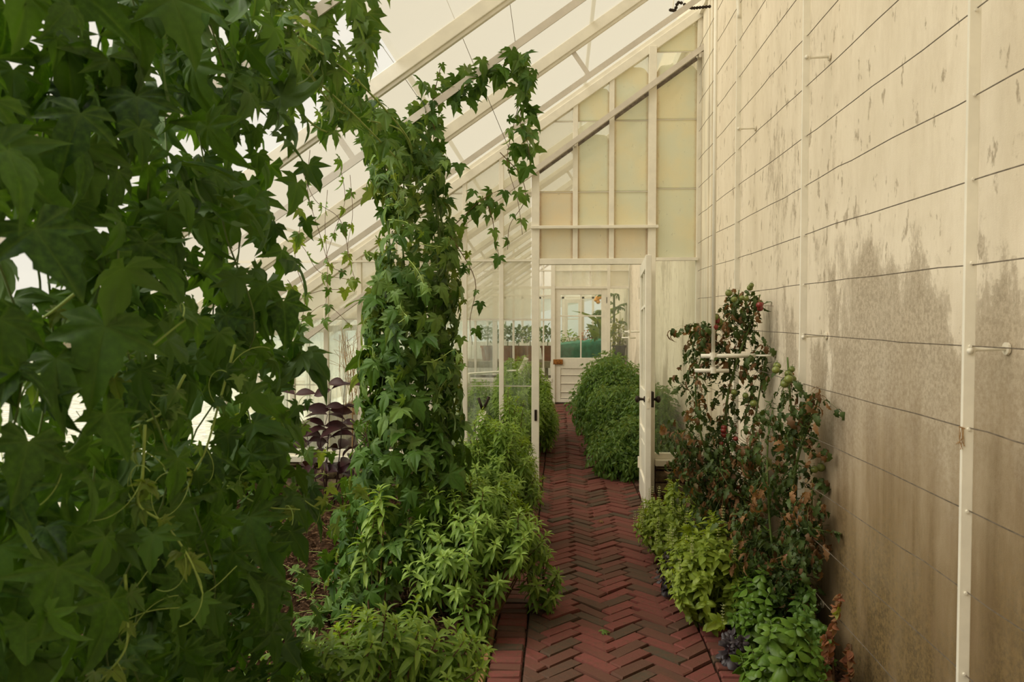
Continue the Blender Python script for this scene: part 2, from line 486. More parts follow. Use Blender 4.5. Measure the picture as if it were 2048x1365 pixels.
def curve_pts(pts, n=8):
    """Catmull-Rom through the points."""
    P = [Vector(p) for p in pts]
    if len(P) < 3:
        return [P[0].lerp(P[-1], i / n) for i in range(n + 1)]
    P = [P[0] * 2 - P[1]] + P + [P[-1] * 2 - P[-2]]
    out = []
    for i in range(1, len(P) - 2):
        a, b, c, d = P[i - 1:i + 3]
        for k in range(n):
            t = k / n
            out.append(0.5 * ((2 * b) + (c - a) * t + (2 * a - 5 * b + 4 * c - d) * t * t + (3 * b - a - 3 * c + d) * t ** 3))
    out.append(P[-2])
    return out


# ------------------------------------------------------------------ leaf shapes (base at origin, tip along +Y, face up +Z)
LEAF = {}


def store_leaf(key, vs, fs, vein):
    LEAF[key] = (np.array(vs, float), [tuple(f) for f in fs], np.array(vein, float))


def leaf_mesh(key, mat):
    nm = 'leaf_' + key + '_' + mat
    if nm in bpy.data.meshes:
        return bpy.data.meshes[nm]
    v, f, ve = LEAF[key]
    me = bpy.data.meshes.new(nm)
    me.from_pydata([tuple(x) for x in v], [], f)
    a = me.attributes.new('vein', 'FLOAT', 'POINT')
    a.data.foreach_set('value', ve)
    me.polygons.foreach_set('use_smooth', [True] * len(me.polygons))
    me.materials.append(M[mat])
    me.update()
    return me


def palmate(key, deep=1.0, droop=0.35, pucker=0.05, wide=1.0, seed=0):
    R = [(.10, -.16, 0), (.24, -.25, 1), (.33, -.17, 0), (.45, -.13, 1), (.36, .0, 0), (.42, .07, 0), (.60, .20, 1), (.44, .24, 0),
         (.28, .26, 0), (.24, .36, 0), (.27, .48, 0), (.17, .58, 0), (.14, .74, 0), (.06, .86, 0)]
    r = random.Random(seed)
    half = []
    for i, (x, y, t) in enumerate(R):
        k = 1.0
        if i in (4, 8): k = 1.0 - 0.30 * (deep - 0.6)
        if t: k = 1.05
        half.append((x * k * wide, y * k, t))
    def jit(p): return (p[0] * (1 + r.uniform(-.09, .09)), p[1] * (1 + r.uniform(-.07, .07)), p[2])
    outl = [jit(p) for p in half] + [(0.0, 1.0, 1)] + [(-p[0], p[1], p[2]) for p in [jit(q) for q in half[::-1]]]
    vs, ve, fs = [(0, 0, 0)], [1.0], []
    n = len(outl)
    tw = r.uniform(-.2, .2)
    for sc in (0.5, 1.0):
        for (x, y, t) in outl:
            X, Y = x * sc, y * sc
            rr = math.hypot(X, Y)
            z = -droop * rr * rr + (pucker if not t else -pucker * .4) * sc + tw * X * Y - 0.25 * droop * abs(X) ** 1.5
            vs.append((X, Y * (1 - 0.12 * droop * rr), z))
            ve.append(1.0 if t else 0.0)
    for i in range(n - 1):
        fs.append((0, 1 + i, 2 + i))
        a, b = 1 + i, 1 + n + i
        fs.append((a, b, b + 1, a + 1))
    store_leaf(key, vs, fs, ve)


for i in range(6):
    palmate('vine%d' % i, deep=(0.8, 1.1, 1.4, 1.0, 1.6, 0.9)[i], droop=(.30, .55, .40, .15, .5, .7)[i], wide=(1.05, .95, .9, 1.1, .85, 1.0)[i], seed=i)


def blade(key, width, droop, fold, st=6, power=0.85, seed=0, cup=0.0):
    r = random.Random(seed)
    vs, ve, fs = [], [], []
    for i in range(st + 1):
        t = i / st
        wd = width * math.sin(PI * min(1, t ** power)) ** 0.9 if 0 < i < st else 0.004
        a = droop * t
        y = t if abs(droop) < 1e-3 else math.sin(a) / droop
        z = 0 if abs(droop) < 1e-3 else -(1 - math.cos(a)) / droop
        zz = fold * wd + cup * math.sin(PI * t) * wd
        vs += [(-wd, y, z + zz + r.uniform(-.01, .01)), (0, y, z), (wd, y, z + zz + r.uniform(-.01, .01))]
        ve += [0, 1, 0]
    for i in range(st):
        k = 3 * i
        fs += [(k, k + 1, k + 4, k + 3), (k + 1, k + 2, k + 5, k + 4)]
    store_leaf(key, vs, fs, ve)


for i, (d, f) in enumerate(((0.5, .5), (1.0, .35), (1.5, .6))):
    blade('lance%d' % i, 0.13, d, f, 5, 0.8, i)
for i, (d, f) in enumerate(((0.4, .35), (0.8, .5), (1.2, .25))):
    blade('ovate%d' % i, 0.29, d, f, 5, 0.78, i + 5)
for i, (d, f) in enumerate(((0.6, .5), (1.1, .6))):
    blade('ellip%d' % i, 0.24, d * .7, f, 6, 0.9, i + 9)
for i, (d, f) in enumerate(((0.9, -.5), (1.5, -.7))):
    blade('basil%d' % i, 0.32, d, f, 6, 0.75, i + 12, cup=-0.5)
blade('bananab', 0.16, 0.7, .35, 9, 0.8, 20)
blade('petal', 0.25, 0.3, .3, 3, 0.8, 21)


def compound(key, pairs, ll, droop, curl, seed=0):
    """Divided leaf: leaflets in pairs along a drooping midrib."""
    r = random.Random(seed)
    vs, ve, fs = [], [], []
    def rach(t):
        a = droop * t
        return Vector((0, math.sin(a) / droop, -(1 - math.cos(a)) / droop)), -a
    n = 6
    for i in range(n + 1):
        p, _ = rach(i / n)
        wv = .010 * (1 - .5 * i / n)
        vs += [(p.x - wv, p.y, p.z), (p.x + wv, p.y, p.z)]
        ve += [1, 1]
    for i in range(n):
        fs.append((2 * i, 2 * i + 1, 2 * i + 3, 2 * i + 2))
    def leaflet(p, yaw, L, pitch):
        k = len(vs)
        mt = Matrix.Translation(p) @ Matrix.Rotation(yaw, 4, 'Z') @ Matrix.Rotation(pitch, 4, 'X') @ Matrix.Rotation(r.uniform(-.7, .7), 4, 'Y')
        prof = ((0, .01), (.16, .19), (.30, .13), (.44, .24), (.56, .12), (.70, .15), (.84, .06), (1, .004))
        for i, (t, wd) in enumerate(prof):
            a = curl * t
            y, z = L * math.sin(a) / curl, -L * (1 - math.cos(a)) / curl
            for sx in (-1, 0, 1):
                q = mt @ Vector((sx * wd * L, y, z + (0.35 * wd * L if sx else 0)))
                vs.append(tuple(q))
                ve.append(0 if sx else 1)
        for i in range(len(prof) - 1):
            b = k + 3 * i
            fs.extend([(b, b + 1, b + 4, b + 3), (b + 1, b + 2, b + 5, b + 4)])
    for i in range(pairs):
        t = 0.28 + 0.62 * i / max(1, pairs - 1) * 0.95
        p, a = rach(t)
        for sg in (-1, 1):
            leaflet(p, sg * -r.uniform(.9, 1.4), ll * r.uniform(.75, 1.15), a + r.uniform(-.5, .2))
    p, a = rach(1)
    leaflet(p, r.uniform(-.2, .2), ll * 1.15, a)
    store_leaf(key, vs, fs, ve)


compound('tom0', 2, 0.42, 1.2, 1.3, 1)
compound('tom1', 3, 0.34, 1.7, 1.9, 2)
compound('tom2', 2, 0.46, 0.8, 2.4, 3)
compound('pot0', 3, 0.36, 0.7, 0.6, 4)
compound('pot1', 2, 0.44, 1.0, 0.9, 5)
compound('frond0', 9, 0.24, 0.9, 0.7, 6)


def frame_m(p, tip, nrm, s):
    y = Vector(tip).normalized()
    n = Vector(nrm)
    z = n - y * n.dot(y)
    if z.length < 1e-4: z = y.orthogonal()
    z.normalize()
    x = y.cross(z)
    return Matrix(((x.x * s, y.x * s, z.x * s, p[0]), (x.y * s, y.y * s, z.y * s, p[1]), (x.z * s, y.z * s, z.z * s, p[2]), (0, 0, 0, 1)))


def rvec(s=1.0):
    return Vector((random.gauss(0, s), random.gauss(0, s), random.gauss(0, s)))


CAM_INV = CAM_ROT.transposed()


def shows(p, s):
    q = CAM_INV @ (Vector(p) - EYE)
    if q.z > -0.2: return 0.0
    x, y = 1024 - q.x / q.z * -FPX * -1, 682.5 + q.y / q.z * FPX
    x = 1024 + q.x / -q.z * FPX
    y = 682.5 - q.y / -q.z * FPX
    if -60 < x < 2108 and -60 < y < 1425:
        return s / -q.z
    return 0.0


def foliage(root, leaves, limit=300, min_px=10, name='leaf', rest='foliage'):
    """leaves: (matrix, shape, material, size). The ones that show largest become objects, the rest one mesh."""
    leaves = [l for l in leaves if (l[0] @ Vector((0, 1, 0))).x < WX - .012 and l[0].translation.x < WX - .012 and (l[0] @ Vector((0, .5, 0))).x < WX - .012]
    sc = sorted(range(len(leaves)), key=lambda i: -shows(leaves[i][0].translation, leaves[i][3]))
    big = [i for i in sc[:limit] if shows(leaves[i][0].translation, leaves[i][3]) * FPX >= min_px]
    pin = PINV[root.name]
    bs = set(big)
    for i in big:
        mt, key, mat, s = leaves[i]
        put(name, leaf_mesh(key, mat), root, pin_fix(mt, root))
    restl = [leaves[i] for i in range(len(leaves)) if i not in bs]
    if restl:
        mats = sorted({l[2] for l in restl})
        V, F, A, MI = [], [], [], []
        k = 0
        for mt, key, mat, s in restl:
            v, f, ve = LEAF[key]
            m = np.array(mt)
            V.append(v @ m[:3, :3].T + m[:3, 3])
            F.extend([tuple(i + k for i in q) for q in f])
            A.append(ve)
            MI.extend([mats.index(mat)] * len(f))
            k += len(v)
        me = bpy.data.meshes.new(rest)
        me.from_pydata(np.concatenate(V).tolist(), [], F)
        a = me.attributes.new('vein', 'FLOAT', 'POINT')
        a.data.foreach_set('value', np.concatenate(A))
        for m_ in mats: me.materials.append(M[m_])
        me.polygons.foreach_set('material_index', MI)
        me.polygons.foreach_set('use_smooth', [True] * len(F))
        me.update()
        o = put(rest, me, root)
        o['kind'] = 'stuff'


def pin_fix(mt, root):
    # put() sets matrix_parent_inverse to the root's inverse, so the world matrix goes straight into matrix_basis
    return mt


# ================================================================== THE SETTING
WX = 1.25            # face of the plaster wall
LX = -2.9            # left glazed wall
P1, P2, P3 = 7.0, 14.0, 21.0
SLOPE = 0.683


def roof_z(x): return 4.27 - SLOPE * (1.27 - x)


# ---- ground, beds
g = MB().box((-40, -20, -0.6), (40, 60, -0.35)).build('floor', 'lawn')
tag(g, 'pale gravel ground outside the greenhouse', 'ground', kind='structure')


def soil_patch(x0, x1, y0, y1, label, nx, ny, z0=0.0, bump_=0.025):
    mb = MB()
    vs = []
    for j in range(ny + 1):
        for i in range(nx + 1):
            x, y = x0 + (x1 - x0) * i / nx, y0 + (y1 - y0) * j / ny
            edge = i in (0, nx)
            vs.append((x, y, z0 + (0 if edge else random.gauss(0, bump_) + 0.02 * math.sin(3 * x) * math.cos(2.3 * y))))
    fs = [(j * (nx + 1) + i, j * (nx + 1) + i + 1, (j + 1) * (nx + 1) + i + 1, (j + 1) * (nx + 1) + i) for j in range(ny) for i in range(nx)]
    mb.add(vs, fs)
    k = len(vs)
    mb.box((x0, y0, -0.36), (x1, y1, z0 - 0.09))
    o = mb.build('floor', 'soil', smoothf=False)
    return tag(o, label, 'soil', kind='structure')


bed_l = soil_patch(LX + 0.2, -0.335, 1.6, P1 - 0.12, 'dark mulched soil bed between the vines and the brick path', 60, 120, -0.01)
bed_r = soil_patch(0.86, WX, 1.6, P1 - 0.12, 'narrow dark soil bed at the foot of the plaster wall', 12, 110, -0.015)
soil_patch(LX + 0.2, -0.335, P1 + 0.12, P2 - 0.1, 'soil bed left of the path beyond the open door', 30, 60, -0.01)
soil_patch(0.86, WX, P1 + 0.12, P2 - 0.1, 'soil bed right of the path beyond the open door', 8, 60, -0.015)
tag(MB().box((LX + .2, P2 + .1, -0.3), (WX, P3 + 2, -0.02)).build('floor', 'sand'), 'floor of the farthest glasshouse room', 'floor', kind='structure')


def scatter(name, n, x0, x1, y0, y1, L, W, H, mat, label, cat, z=0.012):
    mb = MB()
    for _ in range(n):
        x, y = random.uniform(x0, x1), random.uniform(y0, y1)
        a, b = random.uniform(0, PI), random.gauss(0, .25)
        l, w_, h = L * random.uniform(.4, 1.3), W * random.uniform(.5, 1.3), H
        mt = Matrix.Translation((x, y, z + random.uniform(0, .02))) @ Matrix.Rotation(a, 4, 'Z') @ Matrix.Rotation(b, 4, 'Y')
        vs = [mt @ Vector(c) for c in ((-l, -w_, 0), (l, -w_ * .6, 0), (l * .8, w_, 0), (-l, w_ * .8, 0), (-l * .9, 0, h), (l * .8, 0, h))]
        mb.add(vs, [(0, 1, 5, 4), (1, 2, 5), (2, 3, 4, 5), (3, 0, 4)])
    o = mb.build(name, mat)
    return tag(o, label, cat, kind='stuff')


scatter('bark_mulch', 9000, LX + .3, -0.36, 2.4, P1 - .2, .016, .006, .004, 'chip', 'loose bark chips covering the left bed', 'mulch')
scatter('bark_mulch', 1200, 0.88, WX - .02, 2.4, P1 - .2, .014, .005, .004, 'chip', 'bark chips along the foot of the plaster wall', 'mulch')
scatter('dry_straw', 260, -2.2, -0.4, 2.6, 6.0, .035, .0016, .002, 'straw', 'pale dry stalks scattered over the left bed', 'straw', 0.022)

# ---- brick path
PX0, PX1 = -0.160, 0.690
path = MB().box((PX0 - .175, 2.2, -0.35), (PX1 + .175, P2 - 0.02, -0.020)).build('floor', 'sand')
tag(path, 'red brick herringbone path running through the open door', 'path', kind='structure')


def clip_poly(poly, x0, x1):
    for sgn, lim in ((1, x0), (-1, x1)):
        out = []
        for i in range(len(poly)):
            a, b = poly[i], poly[(i + 1) % len(poly)]
            da, db = sgn * (a[0] - lim), sgn * (b[0] - lim)
            if da >= 0: out.append(a)
            if da * db < 0:
                t = da / (da - db)
                out.append((a[0] + (b[0] - a[0]) * t, a[1] + (b[1] - a[1]) * t))
        poly = out
        if len(poly) < 3: return []
    return poly


def brick_geo(poly):
    """Brick from its outline: rounded upper arrises, sides going down into the bed. Centred on its own origin."""
    cx, cy = sum(p[0] for p in poly) / len(poly), sum(p[1] for p in poly) / len(poly)
    n = len(poly)
    vs = []
    for inset, z in ((0.0, -0.045), (0.0, -0.007), (0.005, 0.0)):
        for (x, y) in poly:
            dx, dy = x - cx, y - cy
            d = math.hypot(dx, dy)
            k = max(0.2, 1 - inset * 1.4 / d)
            vs.append((dx * k, dy * k, z + (random.uniform(-.0022, .0022) if z > -.02 else 0)))
    fs = [tuple(range(2 * n, 3 * n))]
    for r_ in (0, 1):
        for i in range(n):
            j = (i + 1) % n
            fs.append((r_ * n + i, r_ * n + j, (r_ + 1) * n + j, (r_ + 1) * n + i))
    return (cx, cy), vs, fs


def area(poly):
    return abs(sum(poly[i][0] * poly[(i + 1) % len(poly)][1] - poly[(i + 1) % len(poly)][0] * poly[i][1] for i in range(len(poly)))) / 2


bricks = []
BW, NB, JT = 0.0745, 3, 0.0075
c45 = math.sqrt(.5)
for k in range(-40, 220):
    for m_ in range(-14, 14):
        for kind in (0, 1):
            if kind == 0: x0, y0, x1, y1 = k + m_ * NB, k - m_ * NB, k + m_ * NB + NB, k - m_ * NB + 1
            else: x0, y0, x1, y1 = k + NB + m_ * NB, k - NB + 1 - m_ * NB, k + NB + 1 + m_ * NB, k + 1 - m_ * NB
            j = JT / 2
            rect = [(x0 * BW + j, y0 * BW + j), (x1 * BW - j, y0 * BW + j), (x1 * BW - j, y1 * BW - j), (x0 * BW + j, y1 * BW - j)]
            rot = [(c45 * (x - y) + .27, c45 * (x + y) + 1.0) for x, y in rect]
            cy = sum(p[1] for p in rot) / 4
            if not 2.5 < cy < P2 - .12: continue
            cx = sum(p[0] for p in rot) / 4
            if not PX0 - .15 < cx < PX1 + .15: continue
            jx, jy, ja = random.gauss(0, .0018), random.gauss(0, .0018), random.gauss(0, .012)
            rot = [(cx + (x - cx) * math.cos(ja) - (y - cy) * math.sin(ja) + jx, cy + (x - cx) * math.sin(ja) + (y - cy) * math.cos(ja) + jy) for x, y in rot]
            pl = clip_poly(rot, PX0 + .004, PX1 - .004)
            if len(pl) >= 3 and area(pl) > 0.0006: bricks.append(pl)
y = 2.5
while y < P2 - .12:
    for xa, xb in ((PX0 - .150, PX0 - .006), (PX1 + .006, PX1 + .150)):
        if 6.9 < y < 7.1 and xa > 0.5: continue
        a, b = xa + random.uniform(-.006, .004), xb + random.uniform(-.004, .002)
        d = random.uniform(-.004, .004)
        bricks.append([(a, y + d), (b, y - d), (b, y + .062 - d), (a, y + .062 + d)])
    y += .0725
bricks.sort(key=lambda p: sum(q[1] for q in p) / len(p) + (0 if sum(q[1] for q in p) / len(p) > 3.15 else 50))


def brick_top(cx, cy):
    return 0.002 + 0.006 * math.sin(cx * 9 + cy * 2.2) * math.cos(cy * 3.1)


rest = MB()
for i, pl in enumerate(bricks):
    (cx, cy), vs, fs = brick_geo(pl)
    mt = Matrix.Translation((cx, cy, brick_top(cx, cy) + random.gauss(0, .0026))) @ Matrix.Rotation(random.gauss(0, .014), 4, 'X') @ Matrix.Rotation(random.gauss(0, .014), 4, 'Y')
    if i < 300:
        b = MB().add(vs, fs)
        put('brick', b.mesh('brick', 'brick'), path, mt)
    else:
        rest.add([mt @ Vector(v) for v in vs], fs)
o = rest.build('distant_bricks', 'brick', path)
o['kind'] = 'stuff'
edge = MB()
edge.box((PX0 - .182, 2.4, -0.2), (PX0 - .158, P1 - .15, 0.018))
edge.build('edging_board', 'timber', path, bevel=.003)

# ---- right plaster wall
wr = MB().box((WX, -2.5, -0.4), (WX + .35, P3 + 2, 4.75)).build('wall_right', 'wall')
tag(wr, 'tall limewashed plaster wall with flaking cream paint and brown damp foot', 'wall', kind='structure')
tag(MB().box((WX - .02, 6.52, 0.0), (WX, 6.93, 4.2)).box((WX - .032, 6.60, 0.0), (WX - .02, 6.66, 4.2)).build('trim_1', 'white_old', bevel=.003),
    'white board in the corner between plaster wall and glazed partition', 'trim', kind='structure')
tag(MB().box((LX - .2, -2.5, -.4), (WX, -2.3, 4.4)).build('wall_front_blocker', 'white_old'), 'unseen wall added behind the viewer to block sky light', 'wall', kind='structure')  # unseen, added so sky light from behind doesn't reach the foreground plants

# ---- left low wall and glazing
wl = empty('wall_left', (LX, 3, 0), 'low white wall with glass above it on the left side', 'wall', kind='structure')
MB().box((LX - .25, -2.5, -0.4), (LX, P3, 0.35)).build('low_wall', 'white_old', wl)
MB().box((LX - .28, -2.5, 0.35), (LX + .04, P3, 0.39)).build('sill', 'white', wl, bevel=.006)
MB().box((LX - .06, -2.5, 1.36), (LX + .04, P3, 1.44)).build('eave_plate', 'white', wl, bevel=.006)
yy = -2.4
while yy < P3 - .7:
    MB().box((LX - .03, yy - .02, 0.39), (LX + .02, yy + .02, 1.36)).build('post', 'white', wl)
    MB().box((LX - .006, yy + .02, 0.39), (LX, yy + .73, 1.36)).build('pane', 'glass', wl)
    yy += .75

# ---- roof
ceil = empty('ceiling', (0, 7, 4), 'sloping limewashed glass roof carried on white rafters', 'roof', kind='structure')
RAFT = [-1.94, -0.44, 1.06, 2.56, 4.06, 5.55, 7.0, 8.55, 10.05, 11.55, 13.0, 14.0, 15.6, 17.2, 18.8, 20.4]
for i in range(len(RAFT) - 1):
    y0, y1 = RAFT[i], RAFT[i + 1]
    xs = [LX - .1, -1.9, -0.85, 0.2, WX]
    for j in range(4):
        xa, xb = xs[j], xs[j + 1]
        za, zb = roof_z(xa) + .055, roof_z(xb) + .055
        lap = 0.006 * (3 - j)
        mb = MB().add([(xa, y0, za - lap), (xb + .03, y0, zb + .02 - lap), (xb + .03, y1, zb + .02 - lap), (xa, y1, za - lap)], [(0, 1, 2, 3)])
        mb.build('pane', 'roof_clear' if (y1 < 4.2 and j < 2) else 'roof_wash', ceil)
for y in RAFT:
    a, b = Vector((LX - .1, y, roof_z(LX - .1))), Vector((WX, y, roof_z(WX)))
    mb = MB().bar(a, b, 0.052, 0.075)
    mb.bar(a + Vector((0, 0, -.05)), b + Vector((0, 0, -.05)), 0.028, 0.03)
    r_ = mb.build('rafter', 'white', ceil, bevel=.004)
    if y not in (7.0, 14.0):
        off = Vector((SLOPE, 0, -1)).normalized() * .25
        t0 = 0.08
        p0, p1 = a.lerp(b, t0) + off, b + off
        MB().bar(p0, p1, 0.008, 0.038).build('tie_bar', 'grey_paint', r_)
        for t in (0.12, 0.42, 0.72):
            q = a.lerp(b, t)
            MB().bar(q + off * .15, q + off * .93, 0.006, 0.032).build('strut', 'grey_paint', r_)
tag(MB().bar((WX - .02, -2.3, roof_z(WX) - .02), (WX - .02, P3, roof_z(WX) - .02), .06, .12).build('trim_2', 'white'), 'white ridge plate along the top of the plaster wall', 'trim', kind='structure')


# ---- near partition with the open doorway
def clip_roof(x0, x1, z0, z1, drop):
    """Upright pane cut to the slope of the roof: polygon in XZ or None."""
    t0, t1 = roof_z(x0) - drop, roof_z(x1) - drop
    if t1 <= z0 + .01: return None
    a, b = min(z1, t0), min(z1, t1)
    pts = [(x0, z0), (x1, z0), (x1, b)]
    if t0 < z1 < t1:
        pts.append((x0 + (z1 - t0) / SLOPE, z1))
    if a > z0 + .005:
        pts.append((x0, a))
    elif t0 < z0:
        pts[0] = (x0 + (z0 - t0) / SLOPE, z0)
    return pts


wb = empty('wall_back', (0, P1, 0), 'white glazed partition with whitewashed panes and an open doorway', 'wall', kind='structure')
Y = P1
X = lambda px: aX(px, P1)
Z = lambda py: aZ(py, P1)
DH = Z(530)
GB = Z(915)     # foot of the glass on the low stone wall


def upright(px, wpx, z0, d=.05, name='mullion', yoff=0.0):
    x, hw = X(px), wpx / 2 * P1 / FPX
    MB().prism([(x - hw, z0), (x + hw, z0), (x + hw, roof_z(x) - .04), (x - hw, roof_z(x) - .04)], Y - d + yoff, Y + d * .6 + yoff).build(name, 'white', wb, bevel=.003)


cols_l = [450, 518, 585, 653, 720, 790, 860, 930, 1003]
for px in cols_l: upright(px, 9, GB, .03)
upright(1071, 15, -.05, .05, 'post')
upright(1302, 15, -.05, .05, 'post')
for px in (1150, 1222): upright(px, 10, DH, .03)
upright(1395, 9, GB, .03, 'post')
# head, transoms, ledges
MB().box((X(1064), Y - .045, DH), (X(1310), Y + .03, Z(518))).build('door_head', 'white', wb, bevel=.004)
MB().box((X(1062), Y - .075, Z(459)), (X(1314), Y + .03, Z(453))).build('transom', 'white', wb, bevel=.003)
MB().box((X(405), Y - .045, Z(523.5)), (X(1064), Y + .02, Z(519.5))).build('transom', 'white', wb)
MB().box((X(1310), Y - .05, Z(523)), (X(1393), Y + .02, Z(517))).build('transom', 'white', wb)
MB().bar((LX, Y - .005, roof_z(LX) - .045), (X(1402), Y - .005, roof_z(X(1402)) - .045), .075, .07).build('top_rail', 'white', wb, bevel=.003)
a, b = at(1418, 86, P1 - .10), at(520, 742, P1 - .10)
MB().bar(a, b, .012, .045).bar(a + Vector((0, .03, -.018)), b + Vector((0, .03, -.018)), .05, .012).build('tie_bar', 'grey_paint', wb)
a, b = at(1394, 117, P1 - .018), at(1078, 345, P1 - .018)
MB().bar(a, b, .010, .032).build('shadow_gap_strip', 'steel', wb)  # shadow gap under the tie bar, put in as a dark strip
for px, py in ((1400, 110), (1150, 288), (930, 449), (720, 600)):
    q = at(px, py, P1 - .09)
    MB().box((q.x - .012, P1 - .10, q.z - .02), (q.x + .012, P1 - .02, q.z + .02)).build('bracket', 'grey_paint', wb)


def pane(px0, px1, zlo, zhi, mat, yo=0.0):
    pts = clip_roof(X(px0), X(px1), zlo, zhi, .06)
    if pts: MB().prism(pts, Y - .003 + yo, Y + .001 + yo).build('pane', mat, wb)


rows_l = [GB, Z(773), Z(639), Z(521), Z(386), Z(250), Z(110), 4.4]
allx = [450] + cols_l[1:] + [1066]
for i in range(len(allx) - 1):
    for k in range(len(rows_l) - 1):
        mat = 'misted' if k < 2 else ('wash_clear' if k > 2 else 'filmed')
        if allx[i] >= 925 and k in (0, 1): mat = 'smeared'
        pane(allx[i] + 4.5, allx[i + 1] - 4.5, rows_l[k], rows_l[k + 1] + (.012 if k < 5 else 0), mat, .004 * (k % 2))
pane(LX and 408, 446, GB, 2.2, 'misted')
g2 = {('a', 0): 'wash_brown', ('a', 1): 'wash_brown', ('a', 2): 'wash_clear', ('a', 3): 'wash_clear',
      ('b', 0): 'wash_brown', ('b', 1): 'wash_green', ('b', 2): 'wash_green_cut', ('b', 3): 'wash_green_cut',
      ('c', 0): 'wash_brown', ('c', 1): 'wash_green', ('c', 2): 'wash_green', ('c', 3): 'wash_green_cut',
      ('d', 0): 'wash_green', ('d', 1): 'wash_green', ('d', 2): 'wash_green_cut', ('d', 3): 'wash_green_cut'}
for cname, (p0, p1) in {'a': (1079, 1145), 'b': (1155, 1217), 'c': (1227, 1294)}.items():
    zr = [Z(518), Z(457), Z(385), Z(244), Z(110)]
    for k in range(4):
        pane(p0, p1, zr[k] + (.005 if k == 1 else 0), zr[k + 1] + (.012 if k in (1, 2) else 0), g2[(cname, k)], .004 * (k % 2))
    pane(p0, p1, Z(110), 4.4, 'wash_clear')
zr = [Z(516), Z(380), Z(243), Z(109), 4.4]
for k in range(4): pane(1311, 1391, zr[k], zr[k + 1] + (.012 if k < 3 else 0), g2[('d', k)], .004 * (k % 2))
pane(1311, 1391, GB, Z(524), 'glass')
for xa, xb in ((1079, 1294), (1311, 1391)):
    for py in ((385, 244) if xa < 1200 else (380, 243, 109)):
        x1_, x0_ = X(xb), max(X(xa), (Z(py) + .07 - 4.27) / SLOPE + 1.27)
        if x1_ > x0_: MB().box((x0_, Y - .008, Z(py) - .004), (x1_, Y - .002, Z(py) + .002)).build('lap_strip', 'grey_paint', wb)
for py in (773, 639, 386):
    x0_ = max(X(408), (Z(py) + .07 - 4.27) / SLOPE + 1.27)
    MB().box((x0_, Y - .007, Z(py) - .004), (X(1064), Y - .002, Z(py) + .003)).build('lap_strip', 'grey_paint', wb)
# sills and the low fieldstone wall, stone by stone
for xa, xb in ((X(405), X(1064)), (X(1310), WX)):
    MB().box((xa, Y - .10, GB - .055), (xb, Y + .06, GB)).build('sill', 'white', wb, bevel=.005)
    MB().box((xa, Y - .035, GB), (xb, Y + .03, GB + .05)).build('bottom_rail', 'white', wb, bevel=.004)
    MB().box((xa, Y - .055, -.3), (xb, Y + .055, GB - .055)).build('mortar_core', 'sand', wb)
    zz = -0.06
    while zz < GB - .09:
        h = random.uniform(.09, .15)
        h = min(h, GB - .057 - zz)
        xx = xa
        while xx < xb - .03:
            l = min(random.uniform(.12, .28), xb - xx)
            n, m2 = 5, 3
            vs = []
            for j in range(m2 + 1):
                for i in range(n + 1):
                    u, v = i / n, j / m2
                    rim = (abs(u - .5) * 2) ** 6 + (abs(v - .5) * 2) ** 6
                    vs.append((xx + .006 + (l - .012) * u, Y - .085 + min(1, rim) * .03 + random.uniform(-.007, .007), zz + .005 + (h - .01) * v))
            fs = [(j * (n + 1) + i, j * (n + 1) + i + 1, (j + 1) * (n + 1) + i + 1, (j + 1) * (n + 1) + i) for j in range(m2) for i in range(n)]
            MB().add(vs, fs).build('stone', 'stone', wb, smoothf=True)
            xx += l
        zz += h
# strike plate on the latch jamb
MB().box((X(1069.5), Y - .058, Z(841)), (X(1074.5), Y - .048, Z(819))).build('strike_plate', 'iron', wb, bevel=.002)
MB().box((X(1070), Y - .062, Z(823)), (X(1074), Y - .056, Z(821))).build('strike_lip', 'iron', wb)

# ---- the open door leaf (hinged on the right jamb, swung back towards the viewer)
def door_leaf(root, wd, ht, th, rails, bars_x, bars_z, glass_lo, glass_hi, panels):
    st = .10
    for x0 in (0, wd - st):
        MB().box((x0, -th, 0), (x0 + st, 0, ht)).build('stile', 'white', root, bevel=.004)
    for z0, z1 in rails:
        MB().box((st, -th, z0), (wd - st, 0, z1)).build('rail', 'white', root, bevel=.004)
    for bx in bars_x:
        MB().box((bx - .012, -th + .006, glass_lo), (bx + .012, -.006, glass_hi)).build('glazing_bar', 'white', root, bevel=.003)
    xs = [st] + list(bars_x) + [wd - st]
    zs = [glass_lo] + list(bars_z) + [glass_hi]
    for bz in bars_z:
        for i in range(len(xs) - 1):
            MB().box((xs[i] + (.012 if i else 0), -th + .006, bz - .012), (xs[i + 1] - (.012 if i < len(xs) - 2 else 0), -.006, bz + .012)).build('glazing_bar', 'white', root, bevel=.003)
    for i in range(len(xs) - 1):
        for k in range(len(zs) - 1):
            MB().box((xs[i], -th / 2 - .002, zs[k]), (xs[i + 1], -th / 2 + .002, zs[k + 1])).build('pane', 'glass', root)
    for z0, z1 in panels:
        mb = MB().box((st, -th * .68, z0), (wd - st, -th * .32, z1))
        mb.box((st + .05, -th * .8, z0 + .04), (wd - st - .05, -th * .2, z1 - .04))
        mb.build('panel', 'white', root, bevel=.006)


def reparent(root, loc, rot):
    """Children were built about the origin; stand the thing where it belongs."""
    root.location = loc
    root.rotation_euler = rot
    for ch in [o for o in bpy.data.objects if o.parent == root]:
        ch.matrix_parent_inverse = Matrix()


